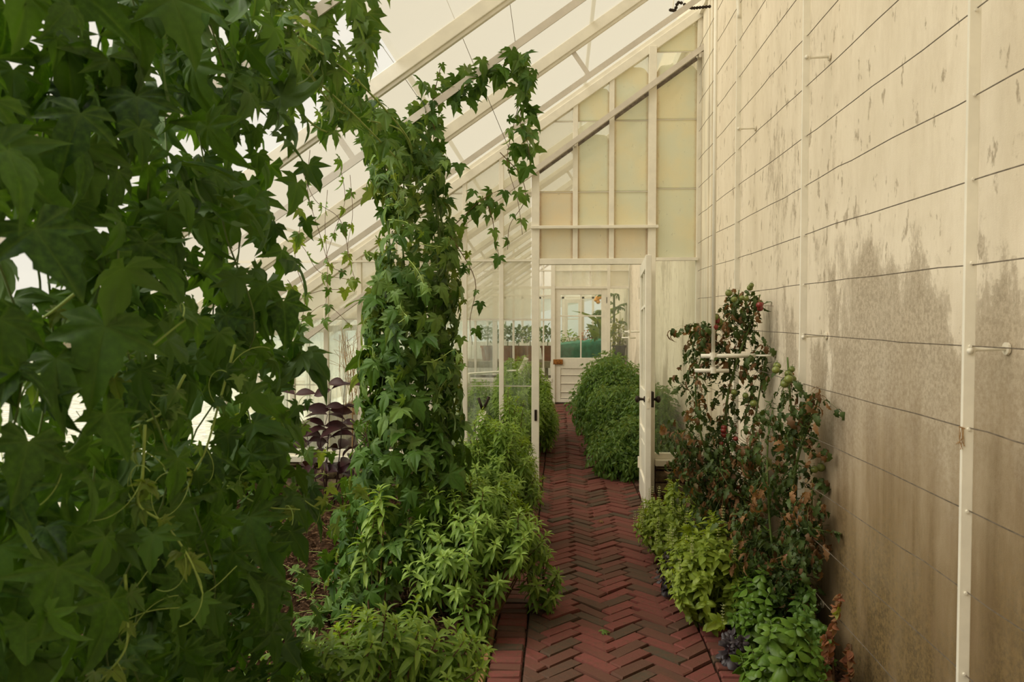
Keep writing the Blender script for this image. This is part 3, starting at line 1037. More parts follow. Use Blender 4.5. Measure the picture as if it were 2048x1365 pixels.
d1 = empty('door_1', (0, 0, 0), 'white half-glazed door standing open on its right jamb, dark knob', 'door', kind='structure')
DW, DHT, TH = .93, DH - .03, .045
door_leaf(d1, DW, DHT, TH, [(0, .20), (.52, .60), (.84, .93), (DHT - .10, DHT)], [DW / 2], [1.60], .93, DHT - .10, [(.20, .52), (.60, .84)])
kz = .865
for sg in (-1, 1):
    yb = 0 if sg > 0 else -TH
    MB().lathe([(.024, yb), (.024, yb + sg * .006), (.010, yb + sg * .012), (.010, yb + sg * .035), (.022, yb + sg * .045), (.028, yb + sg * .058), (.022, yb + sg * .070), (.006, yb + sg * .076)],
               (DW - .055, 0, kz), 16, 'Y').build('knob', 'iron', d1, smoothf=True)
MB().box((DW - .001, -TH * .72, kz - .07), (DW + .002, -TH * .28, kz + .07)).build('lock_plate', 'white_old', d1)
MB().box((DW, -TH * .6, kz - .012), (DW + .012, -TH * .4, kz + .012)).build('latch', 'white_old', d1)
MB().box((DW - .13, .0, kz - .06), (DW - .004, .022, kz + .06)).build('rim_lock', 'iron', d1, bevel=.004)
for hz in (.25, 1.75):
    MB().box((-.006, -TH, hz - .05), (.03, -TH - .003, hz + .05)).lathe([(.007, hz - .05), (.007, hz + .05)], (-.004, -TH - .006, 0), 8).build('hinge', 'white_old', d1)
# leaf x axis points from hinge towards viewer (-Y); its -y face looks left to the path
reparent(d1, (X(1289), P1 - .055, .012), (0, math.radians(-2.2), math.radians(-90 - 3.0)))

# ---- far partition (end of the second room)
wf = empty('wall_far', (0, P2, 0), 'second white glazed partition seen through the open doorway', 'wall', kind='structure')
X2 = lambda px: aX(px, P2)
Z2 = lambda py: aZ(py, P2)
for px, wp in ((700, 5), (756, 5), (812, 5), (870, 5), (912, 5), (951, 4), (990, 9), (1027, 4), (1068, 5), (1087, 3)):
    x, hw = X2(px), wp / 2 * P2 / FPX
    MB().prism([(x - hw, 0.5), (x + hw, .5), (x + hw, roof_z(x) - .04), (x - hw, roof_z(x) - .04)], P2 - .04, P2 + .03).build('mullion', 'white', wf)
for px, wp in ((1106, 8), (1217, 6), (1262, 10)):
    x, hw = X2(px), wp / 2 * P2 / FPX
    MB().prism([(x - hw, -.05), (x + hw, -.05), (x + hw, roof_z(x) - .04), (x - hw, roof_z(x) - .04)], P2 - .06, P2 + .05).build('post', 'white', wf)
for px in (1142, 1180):
    x = X2(px)
    MB().box((x - .015, P2 - .03, Z2(574)), (x + .015, P2 + .02, roof_z(x) - .05)).build('mullion', 'white', wf)
for py, h in ((575.5, 5), (542, 2.5), (592, 3)):
    xa, xb = (X2(480), X2(1258)) if py != 592 else (X2(480), X2(1104))
    xa = max(xa, (Z2(py) + .1 - 4.27) / SLOPE + 1.27)
    MB().box((xa, P2 - .05, Z2(py + h / 2)), (xb, P2 + .03, Z2(py - h / 2))).build('transom', 'white', wf)
MB().box((X2(480), P2 - .05, Z2(642)), (X2(1104), P2 + .03, Z2(638))).build('transom', 'white', wf)
MB().box((X2(480), P2 - .07, Z2(764)), (X2(1104), P2 + .05, Z2(757))).build('sill', 'white', wf)
MB().box((X2(480), P2 - .05, -.2), (X2(1102), P2 + .06, Z2(764))).build('painted_base', 'white_old', wf)
MB().box((X2(1219), P2 - .05, -.2), (X2(1258), P2 + .06, Z2(775))).build('painted_base', 'white_old', wf)
MB().bar((LX, P2, roof_z(LX) - .045), (WX, P2, roof_z(WX) - .045), .075, .07).build('top_rail', 'white', wf)
for (xa, xb, za, zb, mt) in ((480, 988, Z2(757), Z2(640), 'misted'), (992, 1102, Z2(757), Z2(640), 'glass'), (1220, 1257, Z2(775), Z2(578), 'glass'), (480, 1102, Z2(638), Z2(578), 'glass')):
    MB().box((X2(xa), P2 - .002, za), (X2(xb), P2 + .002, zb)).build('pane', mt, wf)
for xa, xb in ((1110, 1140), (1144, 1178), (1182, 1214), (1220, 1257)):
    pts = clip_roof(X2(xa), X2(xb), Z2(573), 4.4, .06)
    MB().prism(pts, P2 - .002, P2 + .002).build('pane', 'filmed', wf)

d2 = empty('door_2', (0, 0, 0), 'closed white door with four panes and ribbed lower panels at the end of the path', 'door', kind='structure')
W2, H2 = X2(1214) - X2(1110), Z2(578)
l2 = lambda py: Z2(py) - .02
door_leaf(d2, W2, H2 - .02, .05, [(0, .06), (l2(737), l2(716)), (l2(590), H2 - .02)], [W2 / 2], [l2(632.5)], l2(716), l2(590), [])
for za, zb in ((737, 751), (751, 768), (768, 785), (785, 797)):
    MB().box((.10, -.036, l2(zb) + .012), (W2 - .10, -.014, l2(za) - .004)).box((.10, -.05, l2(zb)), (W2 - .10, -.01, l2(zb) + .012)).build('panel', 'white', d2, bevel=.004)
MB().box((-.03, -.085, l2(729)), (.14, -.05, l2(719))).box((.03, -.095, l2(727)), (.09, -.085, l2(721))).build('rim_lock', 'brass', d2, bevel=.005)
MB().box((W2 - .012, -.058, l2(607)), (W2 + .01, -.05, l2(595))).build('hinge', 'iron', d2)
reparent(d2, (X2(1110), P2 + .02, .02), (0, 0, 0))

# ---- end wall of the farthest room with its own door
we = empty('wall_end', (0, P3, 0), 'glazed end wall of the farthest room', 'wall', kind='structure')
X3 = lambda px: aX(px, P3)
Z3 = lambda py: aZ(py, P3)
MB().box((LX, P3 - .03, -.2), (X3(1126), P3 + .05, Z3(684))).build('painted_base', 'white', we)
MB().box((X3(1166), P3 - .03, -.2), (WX, P3 + .05, Z3(684))).build('painted_base', 'white', we)
for px in (940, 975, 1010, 1045, 1080, 1105, 1126, 1166, 1186, 1204):
    x = X3(px)
    MB().prism([(x - .03, -.05), (x + .03, -.05), (x + .03, roof_z(x) - .05), (x - .03, roof_z(x) - .05)], P3 - .04, P3 + .03).build('mullion', 'white', we)
MB().box((LX, P3 - .04, Z3(598)), (WX, P3 + .03, Z3(594))).build('transom', 'white', we)
MB().box((LX, P3 + .0, Z3(684)), (WX, P3 + .004, Z3(598))).build('pane', 'glass', we)
MB().prism([(LX, roof_z(LX) - .3), (WX, Z3(594)), (WX, roof_z(WX) - .05), (LX, roof_z(LX) - .05)], P3, P3 + .004).build('pane', 'filmed', we)
d3 = empty('door_3', (0, 0, 0), 'white paned door in the farthest wall, seen through the four-pane door', 'door', kind='structure')
W3 = X3(1164) - X3(1128)
door_leaf(d3, W3, Z3(600), .05, [(0, .12), (Z3(684), Z3(676)), (Z3(608), Z3(600))], [], [Z3(640)], Z3(676), Z3(608), [(.12, Z3(684))])
reparent(d3, (X3(1128), P3 - .02, .02), (0, 0, 0))

# ================================================================== TRELLIS ON THE PLASTER WALL
XT = 1.135
POSTS = [(2.25, 'white flat trellis upright nearest the camera on the plaster wall'),
         (3.74, 'middle white trellis upright, its foot hidden behind the smaller tomato plant'),
         (5.12, 'farthest white trellis upright, behind the taller tomato plant')]
for y, lab in POSTS:
    t = empty('trellis_post', (XT, y, 0), lab, 'post', 'trellis uprights along the plaster wall')
    MB().box((XT - .016, y - .006, -.06), (XT + .016, y + .006, 4.05)).build('upright', 'white', t, bevel=.002)
    for z in (.18, 1.455, 2.75, 3.95):
        br = MB().tube([(XT, y + .012, z), (XT + .03, y + .012, z + .004), (WX + .0, y + .012, z + .006)], [.010, .006, .006], 8).build('bracket', 'white', t, smoothf=True)
        MB().lathe([(.018, WX - .010), (.018, WX - .003)], (0, y + .012, z + .006), 10, 'X').build('wall_plate', 'white_old', br)
        MB().lathe([(.010, y - .012), (.008, y - .005)], (XT, 0, z), 8, 'Y').build('bolt', 'white', br, smoothf=True)
ORD = ['lowest', 'second lowest', 'third lowest', 'fourth lowest', 'fifth lowest', 'sixth lowest', 'seventh lowest', 'eighth lowest',
       'eighth highest', 'seventh highest', 'sixth highest', 'fifth highest', 'fourth highest', 'third highest', 'second highest', 'highest']
for k in range(16):
    z = 1.468 + .2306 * (k - 5)
    pts = []
    y = 0.6
    while y < 6.5:
        slack = 0.004 * math.sin(y * 2.1 + k)
        pts.append((XT + .004 + random.gauss(0, .0012), y, z + slack * .8 + random.gauss(0, .0016)))
        y += random.uniform(.12, .3)
    pts.append((XT + .01, 6.6, z))
    wv = MB().tube(pts, .0019, 5).build('training_wire', 'steel')
    tag(wv, '%s of the wires strung along the plaster wall' % ORD[k], 'wire', 'training wires on the plaster wall')
    for y, _ in POSTS:
        MB().tube([(XT, y - .012, z), (XT, y + .03, z)], .0042, 6).build('eyelet', 'white', wv)


# vent rods with a wall arm and crank lever
def vent_rod(x, y, zb, label):
    t = empty('vent_rod', (x, y, zb), label, 'vent gear', 'vent cranking rods beside the plaster wall')
    MB().tube([(x, y, zb - .09), (x, y, 3.98)], .0112, 10).build('shaft', 'white', t, smoothf=True)
    MB().tube([(x - .07, y, zb), (x + .24, y, zb + .004)], .013, 8).tube([(x + .24, y, zb + .004), (WX, y, zb + .004)], .006, 8).build('wall_arm', 'white', t, smoothf=True)
    MB().tube([(x - .105, y, zb - .085), (x + .09, y, zb - .085)], .012, 8).build('crank_lever', 'white', t, smoothf=True)
    MB().lathe([(.021, zb - .02), (.021, zb + .02)], (x, y, 0), 10).lathe([(.019, zb - .10), (.019, zb - .065)], (x, y, 0), 10).build('collar', 'white', t)
    MB().tube(curve_pts([(x, y, 3.98), (x + .04, y, 4.02), (x + .14, y, 4.05)], 5), .011, 8).build('gear_arm', 'white', t)


vent_rod(.8915, 4.62, 1.32, 'white vent rod with crank lever in front of the taller tomato plant')
vent_rod(.965, 11.0, 1.34, 'white vent rod on the wall in the second room, seen through the doorway')
# curved bracket under the roof and the dark vent chain
t = empty('roof_bracket', (1.1, 5.12, 3.6), 'curved white bracket joining the farthest upright to the roof', 'bracket')
MB().tube(curve_pts([(XT, 5.12, 3.45), (XT - .015, 5.12, 3.62), (XT - .07, 5.12, 3.77), (XT - .17, 5.12, 3.87), (XT - .28, 5.12, 3.90)], 6), .014, 8).build('curved_arm', 'white', t, smoothf=True)
MB().box((XT - .30, 5.09, 3.88), (XT - .26, 5.15, 3.93)).build('end_plate', 'white', t)
t = empty('vent_chain', at(1380, 14, 6.2), 'dark sagging bead chain of the roof vent near the wall top', 'chain')
cp = curve_pts([at(1341, 20, 6.2), at(1350, 20, 6.2), at(1357, 5, 6.2), at(1375, 12, 6.2), at(1384, 16, 6.2), at(1400, 15, 6.2), at(1419, 13, 6.2)], 9)
for i, p in enumerate(cp[::3]):
    MB().lathe([(.002, -.013), (.013, -.006), (.013, .006), (.002, .013)], tuple(p), 6).build('bead', 'iron', t)
MB().tube(cp, .002, 4).build('cord', 'iron', t)
MB().tube([at(1345, 20, 6.2), at(1352, -40, 6.2)], .004, 6).tube([at(1419, 13, 6.2), at(1424, -40, 6.2)], .004, 6).build('hanger', 'white', t)

# strings to the roof
for i, (a, b, lab) in enumerate((((700, 0), (850, 215), 'thin string running from the roof to the crown of the column vine'),
                                 ((885, -20), (1040, 350), 'long thin string crossing the roof right of the column vine'),
                                 ((1016, -20), (1036, 125), 'short upright string holding the tip of the trailing vine'))):
    p, q = at(a[0], a[1], 4.25), at(b[0], b[1], 4.25)
    d = (p - q).normalized()
    n = 0
    while p.z < roof_z(p.x) - .08 and n < 200:
        p = p + d * .02
        n += 1
    tag(MB().tube([p, q], .0016, 5).build('garden_string', 'string'), lab, 'string', 'strings hung from the roof')

# ================================================================== PLANTS
# ---- 1: great vine in the foreground on the left
def vine_leaf(p, s, out, mats, spread=.45, tipdown=1.0):
    tip = Vector((0, 0, -tipdown)) + rvec(.38) + Vector(out) * .35
    nrm = Vector(out) + Vector((0, 0, .35)) + rvec(spread)
    return (frame_m(p, tip, nrm, s), 'vine%d' % random.randrange(6), random.choice(mats), s)


v1 = empty('climbing_vine', (-.85, 1.8, 0), 'large dark green climbing vine filling the left foreground', 'vine', 'lobed-leaf vines in the left bed')
L1 = []
n = 0
while n < 1050:
    y = random.uniform(1.0, 2.42)
    z = random.uniform(.25, 2.42)
    lim = 1.0 if z < 1.25 else .72
    if random.random() > lim: continue
    x = -.90 + max(-.3, min(.13, random.gauss(0, .10)))
    if z > 2.25 and random.random() < .35: continue
    if y < 1.3 and x > -.80: continue
    s = random.choice((.065, .08, .09, .10, .115, .13, .145)) * random.uniform(.85, 1.12)
    if z < 1.3 and random.random() < .3: x -= .2
    # a few real gaps where the side glass shows
    q = CAM_INV @ (Vector((x, y, z)) - EYE)
    px, py = 1024 + q.x / -q.z * FPX, 682.5 - q.y / -q.z * FPX
    n += 1
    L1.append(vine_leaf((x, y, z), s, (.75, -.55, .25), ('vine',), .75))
for i in range(230):
    y, z = random.uniform(1.2, 2.2), random.uniform(.3, 2.4)
    L1.append(vine_leaf((-1.02 + random.gauss(0, .06), y, z), random.uniform(.08, .14), (.75, -.55, .25), ('vine',), .75))
st1 = MB()
for i in range(16):
    y = .95 + i * .085
    x = -.97 + random.gauss(0, .05)
    pts = [(x + random.gauss(0, .05), y + random.gauss(0, .07), zz * .30) for zz in range(0, 9)]
    st1.tube(curve_pts(pts, 5), .0024, 5)
st1.build('stem', 'greenstem', v1, smoothf=True)
# arching side shoots in front, pale stems with small leaves at the joints
for i, (pl, Yd) in enumerate((([(160, 580), (80, 640), (0, 665)], 1.35), ([(0, 770), (130, 740), (240, 735), (370, 640)], 1.45),
                              ([(290, 850), (285, 950), (278, 1010), (330, 1050), (380, 1120), (410, 1200)], 1.5),
                              ([(370, 750), (330, 820), (280, 850), (230, 870)], 1.6),
                              ([(0, 940), (60, 920), (150, 900)], 1.3), ([(470, 690), (440, 800), (400, 925), (330, 990), (200, 1040)], 1.75),
                              ([(480, 760), (490, 880), (560, 960), (640, 1020), (700, 1010)], 2.3),
                              ([(530, 900), (580, 870), (620, 840)], 2.4), ([(350, 930), (430, 920), (520, 850), (600, 810)], 2.2),
                              ([(560, 1060), (500, 1130), (455, 1230)], 2.2), ([(250, 1150), (255, 1230), (250, 1300), (200, 1365)], 1.45),
                              ([(540, 1010), (580, 1040), (640, 1000), (720, 985)], 2.5), ([(560, 860), (610, 900), (670, 905)], 2.5),
                              ([(300, 850), (330, 900), (420, 950), (520, 1010), (600, 1020)], 2.0))):
    P = curve_pts([at(a, b, Yd) for a, b in pl], 8)
    MB().tube(P, [.0034 - .0018 * k / len(P) for k in range(len(P))], 6).build('shoot', 'vinestem', v1, smoothf=True)
    for k in range(4, len(P), 5):
        for _ in range(2):
            L1.append(vine_leaf(P[k] + rvec(.012), random.uniform(.025, .06), (.5, -.8, .4), ('vine2', 'vine', 'vine_young')))
        # tendril
        q = P[k]
        c = [q]
        d = rvec(1).normalized() * .03
        for m_ in range(6):
            d = Matrix.Rotation(.45, 3, Vector((.2, 1, .1)).normalized()) @ d
            c.append(c[-1] + d * (1 - m_ * .1))
        MB().tube(curve_pts(c, 2), .0009, 4).build('tendril', 'vinestem', v1)
# overhead run towards the column vine
for i in range(230):
    t = random.random()
    p = Vector((-.88, 2.2, 2.40)).lerp(Vector((-.80, 3.95, 2.47)), t) + Vector((random.gauss(0, .05), random.gauss(0, .06), -abs(random.gauss(0, .10)) + .04))
    L1.append(vine_leaf(p, random.uniform(.05, .10), (.6, -.6, .3), ('vine2', 'vine2', 'vine')))
for i in range(60):
    p = at(random.uniform(500, 720), random.uniform(-20, 110), 2.6) + rvec(.05)
    L1.append(vine_leaf(p, random.uniform(.06, .11), (.5, -.7, .2), ('vine2',)))
for i in range(5):
    a = Vector((-.85, 2.3, 2.36)) + rvec(.05)
    b = Vector((-.80, 4.0, 2.42)) + rvec(.05)
    MB().tube(curve_pts([a, a.lerp(b, .35) + rvec(.05), a.lerp(b, .7) + rvec(.05), b], 8), .004, 6).build('shoot', 'vinestem', v1, smoothf=True)
# thin hanging trails with small yellow-green leaves
TR = [[(600, 330), (630, 400), (680, 440), (700, 520)], [(620, 300), (615, 380), (640, 470), (660, 530), (690, 545)], [(585, 470), (610, 500), (640, 545), (700, 560)],
      [(575, 560), (600, 590), (650, 580), (690, 580)], [(680, 330), (690, 400), (670, 460), (650, 520)], [(590, 400), (600, 450), (590, 520), (610, 590), (600, 660)],
      [(655, 380), (650, 450), (655, 540), (650, 640)], [(700, 350), (705, 430), (695, 500), (710, 560)], [(560, 620), (600, 640), (650, 610), (700, 650)],
      [(640, 40), (660, 90), (690, 130), (720, 140)], [(560, 20), (600, 60), (620, 110)], [(700, 20), (730, 60), (745, 130), (740, 140)], [(720, 170), (712, 140), (730, 90)]]
for pl in TR:
    Yd = random.uniform(2.9, 3.5)
    P = curve_pts([at(a, b, Yd) for a, b in pl], 7)
    MB().tube(P, .0011, 4).build('tendril', 'bark', v1)
    for k in range(3, len(P), 6):
        L1.append(vine_leaf(P[k], random.uniform(.03, .065), (.4, -.9, .2), ('vine_young', 'vine2'), .6))
L1.append(vine_leaf(at(735, 25, 2.6), .13, (.3, -.9, .2), ('vine2',), .1))
L1.append(vine_leaf(at(640, 15, 2.6), .09, (.3, -.9, .2), ('vine2',), .2))
foliage(v1, L1, 300, 14)

# ---- 2: column vine
v2 = empty('climbing_vine', (-.79, 4.1, 0), 'tall column of paler climbing vine beside the verbena', 'vine', 'lobed-leaf vines in the left bed')
L2 = []
PROF = [(0.0, .46, -.07), (.3, .45, -.05), (.85, .34, .0), (1.3, .29, .0), (1.64, .285, .02), (2.03, .22, .05), (2.3, .24, -.02), (2.52, .20, -.05)]


def prof(z):
    for (a, ra, oa), (b, rb, ob) in zip(PROF, PROF[1:]):
        if z <= b:
            t = (z - a) / (b - a)
            return ra + (rb - ra) * t, oa + (ob - oa) * t
    return PROF[-1][1:]


n = 0
while n < 1380:
    z = random.uniform(.02, 2.55)
    if z > 1.8 and random.random() < .38: continue
    r_, o_ = prof(z)
    a = random.uniform(0, 2 * PI)
    k = math.sqrt(random.uniform(.25, 1.0))
    out = Vector((math.cos(a), math.sin(a), .3))
    p = (-.79 + o_ + math.cos(a) * r_ * k * .92, 4.1 + math.sin(a) * r_ * k, z)
    s = random.uniform(.06, .135) if z < 1.9 else random.uniform(.05, .11)
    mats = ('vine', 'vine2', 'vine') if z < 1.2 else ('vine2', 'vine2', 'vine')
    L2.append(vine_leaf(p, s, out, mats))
    n += 1
stm = MB()
for i in range(12):
    a = random.uniform(0, 2 * PI)
    pts = []
    for zz in range(0, 9):
        r_, o_ = prof(zz * .31)
        pts.append((-.79 + o_ + math.cos(a + zz * .2) * r_ * .6, 4.1 + math.sin(a + zz * .2) * r_ * .6, zz * .31))
    stm.tube(curve_pts(pts, 5), .004, 5)
stm.build('stem', 'greenstem', v2, smoothf=True)
for i in range(17):
    z = random.uniform(.9, 2.3)
    r_, o_ = prof(z)
    a = random.uniform(PI * 1.0, PI * 2.05)
    p = Vector((-.79 + o_ + math.cos(a) * r_, 4.1 + math.sin(a) * r_ * 1.08, z))
    pts = [p]
    d = Vector((math.sin(-a), 0, random.uniform(-.4, .6))).normalized() * .05
    for k in range(5):
        d = (d + rvec(.03) + Vector((0, 0, -.012))).normalized() * .048
        pts.append(pts[-1] + d * random.choice((.8, 1.1)))
    MB().tube(curve_pts(pts, 4), [.0028 - .0001 * k for k in range(21)], 5).build('shoot', 'vinestem', v2, smoothf=True)
    for q in pts[1:]:
        L2.append(vine_leaf(q, random.uniform(.03, .055), (.2, -1, .3), ('vine_young', 'vine2')))
# trailing arm to the upper right and its hanging tips
TR2 = [([(800, 290), (850, 215), (900, 175), (960, 155), (1010, 128), (1045, 125)], .07, 4.1, 1, .10),
       ([(1045, 125), (1055, 165), (1048, 200), (1040, 240), (1055, 285), (1060, 330)], .05, 4.1, 2, .095),
       ([(1030, 135), (1040, 190), (1030, 240), (1020, 280), (1015, 330), (1035, 400), (1045, 470)], .03, 4.1, 4, .085),
       ([(1000, 305), (1040, 350), (1050, 400), (1020, 450), (1015, 500)], .02, 4.1, 5, .06),
       ([(900, 460), (935, 425), (970, 395), (1000, 380)], .05, 4.1, 2, .08),
       ([(970, 395), (985, 440), (990, 480), (1000, 520)], .02, 4.1, 4, .065),
       ([(850, 215), (870, 260), (885, 330), (880, 370)], .07, 4.1, 1, .09),
       ([(870, 180), (880, 140), (885, 130)], .01, 4.1, 4, .05), ([(900, 470), (950, 560), (940, 640), (945, 690)], .04, 4.0, 3, .06)]
for pl, sp, Yd, step, ls in TR2:
    P = curve_pts([at(a, b, Yd) for a, b in pl], 6)
    MB().tube(P, [.0026 - .0014 * k / len(P) for k in range(len(P))], 5).build('shoot', 'bark', v2, smoothf=True)
    for k in range(1, len(P), step):
        for _ in range(2 if sp > .04 else 1):
            L2.append(vine_leaf(P[k] + rvec(sp * .6), ls * random.uniform(.6, 1.15), (.3, -.9, .3), ('vine2', 'vine')))
foliage(v2, L2, 300, 14)
# ground runners left of the column
gr = MB()
for i in range(40):
    p = Vector((random.uniform(-1.6, -1.05), random.uniform(3.0, 4.6), .04))
    L = [p]
    d = rvec(.06)
    d.z = 0
    for k in range(5):
        d = d + rvec(.03)
        L.append(L[-1] + Vector((d.x, d.y, random.uniform(-.01, .02))))
gr = empty('ground_runner', (-1.3, 3.8, 0), 'thin runners and small leaves spreading over the mulch left of the column vine', 'vine')
LG = []
for i in range(22):
    p = Vector((random.uniform(-1.55, -1.0), random.uniform(2.9, 4.8), .03))
    pts = [p]
    d = Vector((random.gauss(0, .07), random.gauss(0, .07), 0))
    for k in range(6):
        d = d + Vector((random.gauss(0, .03), random.gauss(0, .03), 0))
        pts.append(pts[-1] + d + Vector((0, 0, random.uniform(-.004, .03))))
    for q in pts: q.z = max(.015, min(.16, q.z))
    MB().tube(curve_pts(pts, 4), .0016, 4).build('runner', 'vinestem', gr)
    for q in pts[1:]:
        LG.append((frame_m(q, rvec(1), (0, -.3, 1), random.uniform(.04, .10)), 'vine%d' % random.randrange(6), random.choice(('vine', 'vine2', 'vine2')), .07))
foliage(gr, LG, 200, 10)


# ---- shrubs made of leafy shoots
def shrub(name, label, cat, group, dome, nshoots, leafkey, nkeys, mat, tipmat, ll, whorl, step, depth, limit, twig='bark', lean=.35, up=.25, droop=.2, clusters=None, spikes=0, minpx=10, edge=.85):
    """dome: (cx, cy, rx, ry, h) ; shoots end on the dome, leaves in whorls along their upper part."""
    cx, cy, rx, ry, h = dome
    root = empty(name, (cx, cy, 0), label, cat, group)
    L = []
    mb = MB()
    sp = []
    for i in range(nshoots):
        while True:
            u, v = random.uniform(-1, 1), random.uniform(-1, 1)
            if u * u + v * v < 1: break
        hh = h * (math.sqrt(max(0.0, 1 - (u * u + v * v) * edge)) * random.uniform(.62, 1.12))
        tip = Vector((cx + u * rx, cy + v * ry, max(.12, hh)))
        base = Vector((cx + u * rx * lean, cy + v * ry * lean, 0.0))
        mid = base.lerp(tip, .55) + Vector((0, 0, hh * .12)) + rvec(.015)
        P = curve_pts([base, mid, tip], 5)
        if i < 60: mb.tube(P, [.0055 - .004 * k / len(P) for k in range(len(P))], 5)
        Lg = sum((P[k + 1] - P[k]).length for k in range(len(P) - 1))
        s_ = 0.0
        rot = random.uniform(0, 6)
        while s_ < min(depth, Lg * .9):
            t = 1 - s_ / Lg
            f = t * (len(P) - 1)
            k = min(int(f), len(P) - 2)
            q = P[k].lerp(P[k + 1], f - k)
            d = (P[k + 1] - P[k]).normalized()
            young = max(0.0, 1 - s_ / .06)
            for m_ in range(whorl):
                a = rot + 2 * PI * m_ / whorl + random.gauss(0, .2)
                e1 = d.orthogonal().normalized()
                e2 = d.cross(e1)
                out = e1 * math.cos(a) + e2 * math.sin(a)
                tipd = out + d * (up + young * 1.0) + Vector((0, 0, -droop * (1 - young))) + rvec(.12)
                nrm = d * 1.0 + Vector((0, 0, .5)) - out * .2 + rvec(.15)
                ls = ll * random.uniform(.75, 1.15) * (1 - .5 * young)
                L.append((frame_m(q, tipd, nrm, ls), leafkey + str(random.randrange(nkeys)), tipmat if (young > .2 or random.random() < .15) else mat, ls * .6))
            rot += PI / whorl
            s_ += step * random.uniform(.8, 1.2) * (1 - .45 * young)
        if i < spikes:
            for k in range(7):
                for m_ in range(4):
                    a = m_ * PI / 2 + k * .7
                    q = tip + Vector((random.gauss(0, .002), 0, .014 * k))
                    L.append((frame_m(q, (math.cos(a), math.sin(a), .5), (0, 0, 1), .012), 'petal', 'flower', .008))
            mb.tube([tip, tip + Vector((0, 0, .10))], .0012, 4)
    mb.build('branches', twig, root)
    foliage(root, L, limit, minpx)
    return root


VG = 'lemon verbena bushes along the left edge of the path'
shrub('verbena_bush', 'bright narrow-leaved bush at the bottom edge, left of the path', 'bush', VG, (-.62, 2.52, .50, .32, .61), 95, 'lance', 3, 'verbena', 'verbena_tip', .080, 3, .030, .26, 300)
shrub('verbena_bush', 'broad bright narrow-leaved bush in front of the column vine', 'bush', VG, (-.46, 3.98, .42, .46, .68), 140, 'lance', 3, 'verbena', 'verbena_tip', .082, 3, .030, .22, 300, edge=.62)
shrub('verbena_bush', 'dense narrow-leaved bush between the column vine and the door jamb', 'bush', VG, (-.46, 5.35, .36, .75, .84), 190, 'lance', 3, 'verbena', 'verbena_tip', .072, 3, .030, .34, 300)
shrub('verbena_bush', 'small narrow-leaved bush against the partition glass, tallest shoots', 'bush', VG, (-.40, 6.30, .20, .38, .92), 50, 'lance', 3, 'verbena', 'verbena_tip', .070, 3, .032, .40, 200)
shrub('verbena_sprig', 'narrow-leaved sprig sticking out of the foot of the column vine', 'plant', None, (-.90, 3.76, .09, .05, .72), 6, 'lance', 3, 'verbena_tip', 'verbena_tip', .10, 3, .035, .25, 100)
shrub('verbena_sprig', 'low leafy sprig leaning over the left edge of the bricks', 'plant', None, (-.10, 4.1, .14, .22, .36), 8, 'lance', 3, 'verbena', 'verbena_tip', .085, 3, .035, .25, 120)
shrub('verbena_sprig', 'leafy sprig low down beneath the broad verbena bush', 'plant', None, (-.42, 3.62, .12, .10, .27), 6, 'lance', 3, 'verbena', 'verbena', .095, 3, .03, .2, 100)

BG = 'basil plants along the right edge of the path'
shrub('basil_bush', 'yellow-green small-leaved basil bush, nearer and larger of the pair', 'herb', BG, (.74, 3.98, .25, .36, .50), 95, 'ovate', 3, 'limebasil', 'limebasil', .058, 2, .024, .24, 300, 'greenstem', spikes=14, lean=.3)
shrub('basil_bush', 'yellow-green flowering basil bush at the foot of the open door', 'herb', BG, (.72, 4.95, .26, .42, .48), 90, 'ovate', 3, 'limebasil', 'limebasil', .052, 2, .024, .24, 300, 'greenstem', spikes=40, lean=.3)
shrub('basil_bush', 'glossy deep green basil at the bottom right edge', 'herb', BG, (.86, 3.08, .17, .20, .36), 30, 'basil', 2, 'basil', 'basil', .085, 2, .030, .18, 250, 'greenstem', lean=.3)
shrub('basil_bush', 'small glossy basil below the smaller tomato plant', 'herb', BG, (.93, 3.72, .12, .18, .36), 22, 'basil', 2, 'basil', 'basil', .070, 2, .030, .20, 150, 'greenstem', lean=.3)
shrub('purple_basil', 'blackish purple basil sprig over the brick edge, front one', 'herb', BG, (.76, 3.5, .10, .10, .14), 10, 'basil', 2, 'purplebasil', 'purplebasil', .065, 2, .028, .10, 80, 'purplestem', lean=.3)
shrub('purple_basil', 'blackish purple basil sprig hidden under the yellow-green bush', 'herb', BG, (.62, 4.35, .10, .12, .26), 9, 'basil', 2, 'purplebasil', 'purplebasil', .060, 2, .028, .12, 80, 'purplestem', lean=.3)
shrub('low_weed', 'low dark leafy growth along the foot of the plaster wall', 'plant', None, (1.08, 4.0, .12, .85, .40), 110, 'ovate', 3, 'bush', 'bush', .045, 2, .028, .22, 200, 'greenstem', lean=.6)

# far room bushes
shrub('dark_bush', 'low dark green bush sprawling over the bricks just beyond the open door', 'bush', None, (.70, 7.75, .42, .50, .52), 90, 'pot', 2, 'bush', 'vine2', .15, 2, .055, .30, 250, 'greenstem', lean=.6)
shrub('dark_bush', 'dark green bush hidden partly by the open door leaf', 'bush', None, (.98, 8.3, .24, .60, .86), 90, 'pot', 2, 'bush', 'vine2', .16, 2, .055, .36, 250, 'greenstem', lean=.6)
shrub('dark_bush', 'rounded dark green bush in the middle of the bed beyond the door', 'bush', None, (.72, 8.9, .44, .60, .80), 110, 'pot', 2, 'bush', 'vine2', .17, 2, .055, .36, 250, 'greenstem', lean=.6)
shrub('dark_bush', 'taller dark green bush leaning to the path before the closed door', 'bush', None, (.70, 10.4, .52, .70, .98), 130, 'pot', 2, 'bush', 'vine2', .17, 2, .055, .36, 250, 'greenstem', lean=.6, minpx=8)
